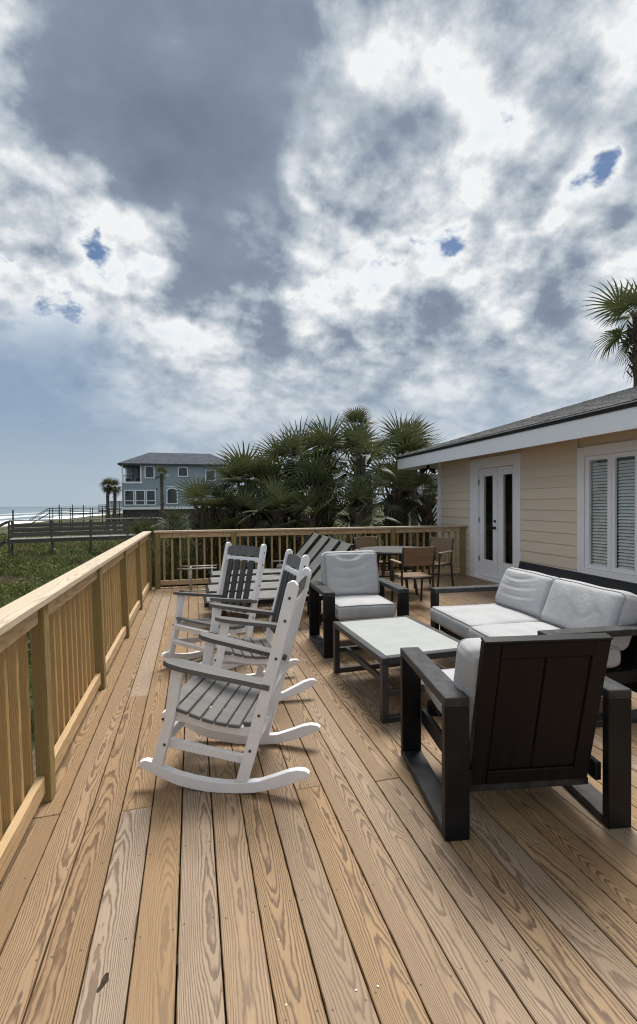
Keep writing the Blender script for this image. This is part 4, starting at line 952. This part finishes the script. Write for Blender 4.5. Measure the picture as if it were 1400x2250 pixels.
def palm(label, crown, height, n, scale, seed, name='palm_tree', dead=6, emin=-35, emax=82, r0=.17, r1=.14, group='palms behind the far railing', az=None, boots=True):
    """crown: where the fronds spring from; the trunk goes down to the ground"""
    rr = random.Random(seed); gz = float(ground_h(crown[0], crown[1])); h = crown[2]-gz+.15
    t = thing(name, label, 'palm', Matrix.Translation((crown[0], crown[1], crown[2])), group)
    obj('trunk', trunk_mesh(h, r0, r1, seed, boots), t)
    n = int(n*1.0)
    for i in range(n):
        f = (i+.5)/n; el_ = rad(emax+(emin-emax)*f**1.05) + rr.uniform(-.12, .12); a = i*2.39996 + rr.uniform(-.25, .25)
        if az is not None and rr.random() < az[2]: a = rr.uniform(az[0], az[1])
        M = Matrix.Rotation(a, 4, 'Z') @ Matrix.Translation((0, .04, -.18*f)) @ Matrix.Rotation(el_, 4, 'X') @ Matrix.Rotation(rr.uniform(-.6, .6), 4, 'Y') @ Matrix.Scale(scale*rr.uniform(.86, 1.12), 4)
        k = rr.choice((0, 1, 2, 4)) if f < .6 else rr.choice((0, 1, 3, 3))
        obj('frond', FR[k], t, M)
    for i in range(dead):
        a = rr.uniform(0, 6.28); M = Matrix.Rotation(a, 4, 'Z') @ Matrix.Translation((0, .06, -.12-.5*rr.random())) @ Matrix.Rotation(rad(rr.uniform(-85, -45)), 4, 'X') @ Matrix.Rotation(rr.uniform(-.5, .5), 4, 'Y') @ Matrix.Scale(scale*rr.uniform(.85, 1.15), 4)
        obj('dry_frond', rr.choice(FD), t, M)
    return t
PT = [ # u, v, depth, fronds, scale, dead, label
    (448, 1116, 10.7, 9, .56, 8, 'small fan palm leaning out at the left end of the palms'),
    (542, 1066, 11.4, 20, .64, 5, 'wide bushy fan palm in front of the blue house'),
    (588, 1072, 11.8, 18, .66, 6, 'bushy fan palm right of the one before the blue house'),
    (642, 1022, 12.2, 18, .72, 8, 'fan palm with splayed fronds left of the tallest clump'),
    (714, 1006, 11.6, 20, .70, 10, 'tall fan palm with upright fronds in the middle of the clump'),
    (705, 1075, 10.9, 16, .58, 8, 'low drooping fan palm below the middle of the clump'),
    (792, 1014, 11.4, 12, .64, 40, 'fan palm with a thick skirt of dead fronds'),
    (884, 1004, 13.4, 20, .82, 10, 'fan palm rising beside the house eave'),
    (492, 1126, 10.9, 12, .50, 6, 'low fan palm between the leaning one and the bushy one'),
    (610, 1125, 10.7, 14, .60, 8, 'low fan palm behind the sun loungers'),
    (790, 1125, 10.6, 14, .60, 14, 'low dry fan palm behind the round table'),
    (938, 1095, 13.0, 11, .58, 8, 'low fan palm against the house corner'),
    (862, 1085, 12.4, 14, .60, 14, 'low fan palm right of the dead frond skirt'),
    (680, 1140, 10.5, 12, .55, 8, 'lowest fan palm right behind the lounger backs'),
    (545, 1140, 10.6, 12, .52, 6, 'low fan palm right of the far rocking chair'),
]
for i, (u, v, D, n, sc, dead, lab) in enumerate(PT): palm(lab, at_depth(u, v, D), 0, max(8, int(n*.85)), sc*1.06, 40+i, dead=dead, emin=-38, emax=84)
palm('tall cabbage palm with round crown above the clump', at_depth(783, 938, 20.5), 0, 26, .64, 71, dead=4, emin=-55, group='tall cabbage palms')
palm('cabbage palm with round crown just left of the roof corner', at_depth(905, 962, 19.5), 0, 26, .64, 72, dead=4, emin=-55, group='tall cabbage palms')
palm('tall palm above the shingle roof at the right edge', at_depth(1406, 700, 13.5), 0, 14, .92, 73, dead=3, emin=-55, emax=75, r0=.19, r1=.17, group='tall cabbage palms')
palm('small saw palmetto left of the clump beside the boardwalk', at_depth(385, 1160, 13.5), 0, 14, .42, 74, name='saw_palmetto', dead=1, emin=5, emax=78, r0=.07, r1=.06, group='low saw palmettos')
palm('lowest saw palmetto at the corner of the railing', at_depth(318, 1178, 13.5), 0, 13, .40, 75, name='saw_palmetto', dead=1, emin=5, emax=78, r0=.07, r1=.06, group='low saw palmettos')
palm('slim palm standing in front of the blue house', at_depth(355, 1040, 47), 0, 20, .56, 76, dead=2, emin=-40, r0=.17, r1=.15, group='far palms', boots=False)
palm('left palm of the pair by the blue house steps', at_depth(237, 1066, 50), 0, 22, .60, 77, dead=4, emin=-65, r0=.18, r1=.15, group='far palms', boots=False)
palm('right palm of the pair by the blue house steps', at_depth(253, 1069, 50.5), 0, 20, .60, 78, dead=4, emin=-65, r0=.18, r1=.15, group='far palms', boots=False)

# dune scrub: grass tufts and leafy clumps, nobody could count them
def scrub(name, label, n_cl, region, seed, dens, hmax, greens, avoid=None):
    r = np.random.RandomState(seed); V = []; F = []; Cc = []
    xs = r.uniform(region[0], region[1], n_cl); ys = region[2] + (region[3]-region[2])*r.uniform(0, 1, n_cl)**1.35
    gz = ground_h(xs, ys)
    patch = hnoise(xs, ys, 4.2, 11); patch2 = hnoise(xs, ys, 1.7, 12)
    for i in range(n_cl):
        x0, y0, z0 = xs[i], ys[i], gz[i]
        if avoid and avoid(x0, y0): continue
        dist = math.hypot(x0, y0); big = .6+dist/26.0
        pf = .5+.5*patch[i]; pf2 = .5+.5*patch2[i]
        green = greens[0]*(1-pf)+greens[1]*pf if pf2 > .28 else greens[2]
        hh = hmax*(.45+.75*max(0, pf2))*r.uniform(.7, 1.2); wid = r.uniform(.22, .45)*big
        k = int(dens*(1.0 if hh > .3 else .7)); shrub = pf2 > .55
        for j in range(k):
            a = r.uniform(0, 6.28)
            if shrub:      # leaf faces through a lumpy crown
                rr_ = wid*r.uniform(.2, 1)**.6; zz = hh*1.15*r.uniform(.05, 1)*(1-(rr_/wid)**2*.6)
                c = np.array([x0+math.cos(a)*rr_, y0+math.sin(a)*rr_, z0+zz]); s_ = .030*big*r.uniform(.7, 1.5); d1 = r.normal(size=3); d1 /= np.linalg.norm(d1); d2 = np.cross(d1, r.normal(size=3)); d2 /= np.linalg.norm(d2)
                b = len(V); V += [c-d1*s_*1.6, c+d2*s_*.7, c+d1*s_*1.6, c-d2*s_*.7]; F.append((b, b+1, b+2, b+3)); m_ = 4
            else:          # blade
                rr_ = wid*r.uniform(0, .8); bx, by = x0+math.cos(a)*rr_, y0+math.sin(a)*rr_; L = hh*r.uniform(.6, 1.25); ln = r.uniform(.15, .75)*L; a2 = r.uniform(0, 6.28); w_ = .0075*big*r.uniform(.8, 1.6)
                px, py = -math.sin(a2)*w_, math.cos(a2)*w_; b = len(V)
                V += [(bx-px, by-py, z0-.03), (bx+px, by+py, z0-.03), (bx+math.cos(a2)*ln*.35+px*.7, by+math.sin(a2)*ln*.35+py*.7, z0+L*.6), (bx+math.cos(a2)*ln*.35-px*.7, by+math.sin(a2)*ln*.35-py*.7, z0+L*.6), (bx+math.cos(a2)*ln, by+math.sin(a2)*ln, z0+L)]
                F += [(b, b+1, b+2, b+3), (b+3, b+2, b+4)]; m_ = 5
            kcol = np.clip(green*r.uniform(.65, 1.35)*np.array([r.uniform(.85, 1.2), 1, r.uniform(.8, 1.1)]), 0, 1); Cc += [(*kcol, 1)]*m_
    me = mesh(name, V, F, 'scrub'); at_ = me.color_attributes.new('tint', 'FLOAT_COLOR', 'POINT'); at_.data.foreach_set('color', np.array(Cc, dtype=np.float32).ravel())
    o = obj(name, me); o['kind'] = 'stuff'; o['label'] = label; o['category'] = 'plants'; return o
G_ = [np.array(c) for c in ((.080, .100, .036), (.145, .172, .052), (.185, .155, .110))]
scrub('dune_scrub', 'tangled green and brown dune scrub below the deck', 4200, (-17, -1.1, 3.0, 30), 5, 26, .55, G_)
scrub('dune_scrub', 'dune plants around and beyond the boardwalk', 2600, (-26, 8, 28, 60), 6, 18, .75, G_)
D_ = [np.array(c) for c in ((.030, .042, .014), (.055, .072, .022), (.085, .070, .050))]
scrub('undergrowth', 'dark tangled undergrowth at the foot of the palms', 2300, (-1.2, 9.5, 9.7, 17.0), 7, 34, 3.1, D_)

# ================================================================== FAR THINGS
def frame_at(u, D, z, yaw_off=0.0):
    p = at_depth(u, 1112, D); a = math.atan2(p.x, p.y)+yaw_off
    return Matrix.Translation((p.x, p.y, z)) @ Matrix.Rotation(-a, 4, 'Z')
# blue three storey house; local x right along the facade, y away from us, z up
PX = 54.0/FPX
def hz_(v): return (1111.5-v)*PX + CAMH
def hx_(u): return (u-268.6)*PX
BM = frame_at(268.6, 54.0, 0, rad(1.0) + (math.atan2((385-268.6), FPX)))
bh = thing('blue_house', 'blue grey three storey beach house with dark hipped roof', 'house', BM)
Wd = hx_(512); ze = hz_(1018.5); Dp = 11.0
def bb(name, u0, u1, v0, v1, y0, y1, mat, parent=bh, c=.004):
    x0, x1 = sorted((hx_(u0), hx_(u1))); z0, z1 = sorted((hz_(v0), hz_(v1))); return box(name, parent, (x1-x0, y1-y0, z1-z0), ((x0+x1)/2, (y0+y1)/2, (z0+z1)/2), mat, c=c)
xr = hx_(310); pd = 3.2
bb('wall', 268.6, 512, 1062.5, 1114, 0, Dp, 'blue_wall'); bb('wall', 309.5, 512, 1018.6, 1062.4, 0, Dp, 'blue_wall'); bb('wall', 268.6, 309.4, 1018.6, 1062.4, pd+1.4, Dp, 'blue_wall')
bb('foundation', 269.6, 511, 1120, 1200, .12, Dp-.1, 'house_base'); bb('base_band', 267.5, 513, 1114.1, 1119.9, -.08, Dp+.05, 'house_trim')
x0, x1, ya, yb = hx_(261.5), hx_(519), -.55, Dp+.55; zr = hz_(994.3)+.64; 
rv = [(x0, ya, ze), (x1, ya, ze), (x1, yb, ze), (x0, yb, ze), (hx_(318), Dp/2, zr), (hx_(462), Dp/2, zr)]
obj('roof', mesh('roof', rv+[(x, y, z-.16) for x, y, z in rv[:4]], [(0, 1, 5, 4), (1, 2, 5), (2, 3, 4, 5), (3, 0, 4), (0, 6, 7, 1), (1, 7, 8, 2), (2, 8, 9, 3), (3, 9, 6, 0), (6, 9, 8, 7)], 'house_roof'), bh)
bb('eave_band', 267, 513.5, 1019.6, 1021.6, -.10, -.004, 'house_trim')
porch = obj('porch', None, bh)
bb('post', 268.4, 271.2, 1021.7, 1058, -.02, .16, 'house_trim', porch); bb('post', 306.6, 309.3, 1021.7, 1058, -.02, .16, 'house_trim', porch); bb('post', 268.5, 271, 1021.7, 1058, pd, pd+.16, 'house_trim', porch); bb('post', 283, 284.6, 1021.7, 1058, pd+.6, pd+.7, 'dark_wood', porch); bb('post', 295, 296.4, 1021.7, 1058, pd+.6, pd+.7, 'dark_wood', porch)
bb('floor_band', 267.4, 311, 1058.2, 1062.3, -.10, pd+1.3, 'house_trim', porch)
bb('railing', 271.3, 306.5, 1044.3, 1045.5, .03, .08, 'dark_wood', porch)
for k in range(14): bb('railing_bar', 272+k*2.6, 272.5+k*2.6, 1045.6, 1058, .04, .07, 'dark_wood', porch, .001)
bb('porch_seat', 274, 283, 1050, 1058, .9, 1.8, 'dark_wood', porch); bb('porch_seat', 296, 304, 1050, 1058, .9, 1.8, 'dark_wood', porch); bb('ceiling', 270, 309, 1018.7, 1021.5, .2, pd+1.3, 'dark_wood', porch)
def fwin(u0, u1, v0, v1, arch=0.0, sash=None, header=False):
    wn = obj('window', None, bh); t = 2.2
    bb('pane', u0+t, u1-t, v0+t, v1-t, -.03, .04, 'far_glass', wn)
    bb('frame', u0, u0+t, v0, v1, -.09, .03, 'house_trim', wn); bb('frame', u1-t, u1, v0, v1, -.09, .03, 'house_trim', wn); bb('sill', u0-.3, u1+.3, v1-t, v1, -.13, .03, 'house_trim', wn)
    if arch:
        pts = []; c = (u0+u1)/2; hw = (u1-u0)/2
        for k in range(13):
            a = math.pi*k/12; pts.append((hx_(c-hw*math.cos(a)), hz_(v0+t*.9-arch*math.sin(a))))
        inn = [(hx_(c-(hw-t)*math.cos(math.pi*k/12)), hz_(v0+t*1.6-(arch-t*.35)*math.sin(math.pi*k/12))) for k in range(13)]
        V = [(x, -.091, z) for x, z in pts]+[(x, -.091, z) for x, z in inn]+[(x, .0, z) for x, z in pts]+[(x, .0, z) for x, z in inn]
        F = [(k, k+1, 14+k, 13+k) for k in range(12)]+[(26+k, k+26-25, k+1, k) if False else (k, 26+k, 27+k, k+1) for k in range(12)]+[(13+k, 14+k, 40+k, 39+k) for k in range(12)]
        obj('arch', mesh('arch', V, F, 'house_trim'), wn)
        V = [(hx_(c), -.02, hz_(v0+t+1))]+[(x, -.02, z) for x, z in inn]; obj('arch_pane', mesh('arch_pane', V, [(0, k+1, k+2) for k in range(12)], 'far_glass'), wn)
    else: bb('frame', u0+t+.05, u1-t-.05, v0, v0+t, -.092, .03, 'house_trim', wn)
    if sash: bb('sash_bar', u0+t+.05, u1-t-.05, sash, sash+1.5, -.06, .03, 'house_trim', wn)
fwin(316, 337, 1023, 1051); fwin(386.5, 409, 1026, 1047, 4.5); fwin(447, 470, 1031, 1056)
for a in (273, 295.5, 318): fwin(a, a+21, 1076.5, 1111, 0, 1099.5)
fwin(361.5, 386, 1076, 1108.5, 6.5); bb('header', 361, 387, 1068.5, 1070.5, -.09, -.004, 'house_trim'); fwin(420, 444, 1078, 1110); fwin(478, 500, 1078, 1110)
# steps and raised deck beside the blue house
sdk = thing('house_deck', 'dark raised timber deck and steps left of the blue house', 'deck', frame_at(216, 57, 0, .02))
q57 = 57/FPX
def sb(name, u0, u1, v0, v1, y0, y1, mat='dark_wood'):
    return box(name, sdk, ((u1-u0)*q57, y1-y0, (v1-v0)*q57), (((u0+u1)/2-216)*q57, (y0+y1)/2, (1112.5-(v0+v1)/2)*q57+CAMH), mat)
sb('platform', 235, 268, 1118, 1121, 0, 3); sb('platform', 216, 234.8, 1122, 1125, 0, 2)
for u in (236, 243, 250, 258, 266): sb('post', u, u+1.4, 1101.5, 1165, .02, .12)
for u in (216.5, 223, 229): sb('post', u, u+1.2, 1109, 1165, .02, .12)
for k in range(6): sb('rail_board', 235.5, 268, 1102+k*2.4, 1103.6+k*2.4, -.04, .0)
for k in range(3): sb('rail_board', 216.5, 234, 1109.5+k*3.6, 1110.8+k*3.6, -.04, .0)
for k in range(14): sb('skirt_board', 235.5+k*2.3, 237.2+k*2.3, 1121.2, 1150, .13, .17)

# near boardwalk across the dunes
A0, A1 = at_depth(12, 1114, 27.6), at_depth(420, 1111, 32.5); A0.z = A1.z = 0
ab = (A1-A0); LA = ab.length; ab.normalize(); an = Vector((-ab.y, ab.x, 0))
bw = thing('boardwalk', 'weathered grey beach boardwalk with plank rails crossing the dunes', 'boardwalk', Matrix(((ab.x, an.x, 0, A0.x), (ab.y, an.y, 0, A0.y), (0, 0, 1, 0), (0, 0, 0, 1))))
ZB = -.40; WB = 1.5; nb = int(LA/2.16)
for k in range(nb+1):
    x = .15+k*2.16
    for y in (0.0, WB):
        g = float(ground_h(*(A0+ab*x+an*y).xy)); o = plank('post', bw, (x, y, g-.3), (x, y, ZB+1.06), .10, .10, 'grey_wood', up=(0, 1, 0), c=.006); o.color = (rng.random()*.5, rng.random()*.5, .6, 1)
    if k < nb:
        for y, sgn in ((-.075, -1), (WB+.075, 1)):
            for z, h in ((ZB+.78, .17), (ZB+.50, .17), (ZB+.22, .15)):
                o = plank('rail_board', bw, (x-.02, y, z+rng.uniform(-.012, .012)), (x+2.13, y, z+rng.uniform(-.012, .012)), h, .038, 'grey_wood', up=(0, 1, 0)); o.color = (rng.random()*.7, rng.random()*.5, .6, 1)
            o = plank('cap_board', bw, (x-.02, y+.04*-sgn, ZB+1.083), (x+2.135, y+.04*-sgn, ZB+1.083), .19, .038, 'pale_wood'); o.color = (.3, rng.random()*.2, .5, 1)
        o = plank('stringer', bw, (x, -.071, ZB-.145), (x+2.155, -.071, ZB-.145), .20, .04, 'grey_wood', up=(0, 1, 0)); o.color = (.2, .5, .5, 1)
        for j in range(14):
            xx = x+.075+j*.1535; o = plank('deck_plank', bw, (xx, -.13, ZB-.02), (xx, WB+.13, ZB-.02), .145, .038, 'pale_wood'); o.color = (rng.random(), rng.random()*.3, .6, 1)
# steps down to the beach at its left end
for y in (0.0, WB):
    plank('stair_rail', bw, (.1, y, ZB+1.05), (-1.9, y, ZB-.05), .12, .04, 'grey_wood', up=(0, 1, 0)); plank('stair_string', bw, (.0, y, ZB-.12), (-2.0, y, ZB-1.2), .22, .04, 'grey_wood', up=(0, 1, 0)); plank('post', bw, (-1.8, y, -2.2), (-1.8, y, ZB+.02), .09, .09, 'grey_wood', up=(0, 1, 0))
for k in range(7): plank('stair_tread', bw, (-.2-k*.28, -.02, ZB-.18-k*.155), (-.2-k*.28, WB+.02, ZB-.18-k*.155), .26, .038, 'pale_wood')

# far walkway with stairs
q80 = 80/FPX
fw = thing('far_walkway', 'far timber walkway with stairs down to the surf', 'boardwalk', frame_at(105, 80, 0, .03))
def fb(name, u0, u1, v0, v1, y0, y1): return box(name, fw, ((u1-u0)*q80, y1-y0, (v1-v0)*q80), (((u0+u1)/2-105)*q80, (y0+y1)/2, (1113.5-(v0+v1)/2)*q80+CAMH), 'dark_wood')
fb('walkway_deck', 104, 222, 1129, 1131, 0, 1.6)
for y0 in (-.06, 1.62):
    fb('top_rail', 104, 222, 1117.6, 1118.8, y0, y0+.05); fb('mid_rail', 104, 222, 1121.8, 1122.7, y0, y0+.05); fb('mid_rail', 104, 222, 1125.4, 1126.3, y0, y0+.05)
for u in (107.5, 113.5, 130, 148, 153, 188, 193, 214): fb('post', u, u+1.6, 1117, 1160, -.005, .10)
for y in (0, 1.6):
    for z0, z1, w_ in ((1118.2, 1142, 1.2), (1121.5, 1145, 1.0), (1130.5, 1152, 1.8)):
        plank('stair_rail' if w_ < 1.5 else 'stair_string', fw, (0, y, (1113.5-z0)*q80+CAMH), ((70-105)*q80, y, (1113.5-z1)*q80+CAMH), w_*q80, .06, 'dark_wood', up=(0, 1, 0))
for k in range(9): plank('stair_tread', fw, (-(k+.5)*3.6*q80, 0, (1113.5-1131-k*2.4)*q80+CAMH), (-(k+.5)*3.6*q80, 1.6, (1113.5-1131-k*2.4)*q80+CAMH), .30, .05, 'dark_wood')
for u, v, D, r_, lab in ((28.2, 1120, 55, .085, 'lone dark piling at the left end of the near boardwalk'), (129.8, 1108.5, 72, .085, 'tallest dark piling in front of the far walkway'), (159, 1108.5, 74, .07, 'thin piling between the two others by the far walkway'), (183, 1109, 74, .07, 'thin piling nearest the blue house steps')):
    p = at_depth(u, v, D); g = float(ground_h(p.x, p.y)); h = p.z-g+.5; rs = [r_*1.05, r_, r_*.97, r_*.9, r_*.6]
    V, Fc = tube_data([(0, 0, 0), (.01, 0, h*.4), (.0, .01, h*.8), (.01, 0, h-.03), (.01, 0, h)], rs, 10)
    tag(obj('piling', mesh('piling', V, Fc, 'dark_wood', True), None, (p.x, p.y, g-.5)), lab, 'piling', 'dark timber pilings')

# pale neighbouring house behind the palms, right
NM = frame_at(905, 21, 0, rad(-4)); q21 = 21/FPX
nh = thing('white_house', 'white neighbouring house half hidden behind the palms', 'house', NM)
def nbx(name, u0, u1, v0, v1, y0, y1, mat, c=.004): return box(name, nh, ((u1-u0)*q21, y1-y0, (v1-v0)*q21), (((u0+u1)/2-905)*q21, (y0+y1)/2, (1108-(v0+v1)/2)*q21+CAMH), mat, c=c)
for k in range(16): nbx('siding_board', 880, 1060, 1062+k*9.0, 1070.9+k*9.0, .0-.02*(k % 2), 6, 'white_house')
nbx('fascia', 868, 1066, 1046, 1054, -.55, -.50, 'house_trim'); nbx('soffit', 869, 1065, 1054.2, 1056, -.49, .3, 'house_trim')
nbx('window_frame', 925, 955, 1075, 1115, -.06, -.021, 'house_trim'); nbx('window_pane', 928, 952, 1078, 1112, -.075, -.0605, 'far_glass')
zA, zB = (1108-1046)*q21+CAMH, (1108-1006)*q21+CAMH; xa, xb = (866-905)*q21, (1068-905)*q21
obj('roof', mesh('roof', [(xa, -.62, zA), (xb, -.62, zA), (xb, 4.5, zB+.7), (xa, 4.5, zB+.7), (xa, -.62, zA-.06), (xb, -.62, zA-.06), (xb, 4.5, zA-.06), (xa, 4.5, zA-.06)], [(0, 1, 2, 3), (0, 4, 5, 1), (1, 5, 6, 2), (3, 7, 4, 0), (4, 7, 6, 5), (2, 6, 7, 3)], 'pale_roof'), nh)

# two birds over the water
def bird(u, v, D, label, rz, flap):
    p = at_depth(u, v, D); V = []; F = []
    st = [(-.20, .008, 0), (-.14, .035, .0), (-.02, .060, .0), (.10, .045, .01), (.17, .034, .02), (.21, .028, .02), (.255, .006, .012)]
    tv, tf = tube_data([(0, y, z) for y, r_, z in st], [r_ for y, r_, z in st], 8); V += tv; F += tf
    for s in (-1, 1):
        prof = [(.03, .09, -.07, .02), (.20, .12, -.05, .02+flap*.5), (.36, .07, -.07, .02+flap), (.52, .0, -.08, .02+flap*.8), (.62, -.06, -.085, .02+flap*.6)]; b = len(V)
        for x, ya, yb_, z in prof: V += [(s*x, ya, z), (s*x, (ya+yb_)/2, z+.014), (s*x, yb_, z-.004)]
        for i in range(len(prof)-1): F += [(b+3*i+j, b+3*i+j+1, b+3*i+j+4, b+3*i+j+3) for j in (0, 1)]
        F += [(b, b+2, b+1)]
    b = len(V); V += [(-.02, -.18, 0), (.02, -.18, 0), (.055, -.30, 0), (-.055, -.30, 0), (0, -.24, .01)]; F += [(b, b+1, b+4), (b+1, b+2, b+4), (b+2, b+3, b+4), (b+3, b, b+4)]
    o = obj('bird', mesh('bird', V, F, 'bird'), None, Matrix.Translation(p) @ Matrix.Rotation(rz, 4, 'Z')); tag(o, label, 'bird', 'birds over the sea')
bird(126, 894, 120, 'upper of two tiny birds in the sky', rad(20), .10); bird(92, 931, 120, 'lower of two tiny birds in the sky', rad(10), .07)
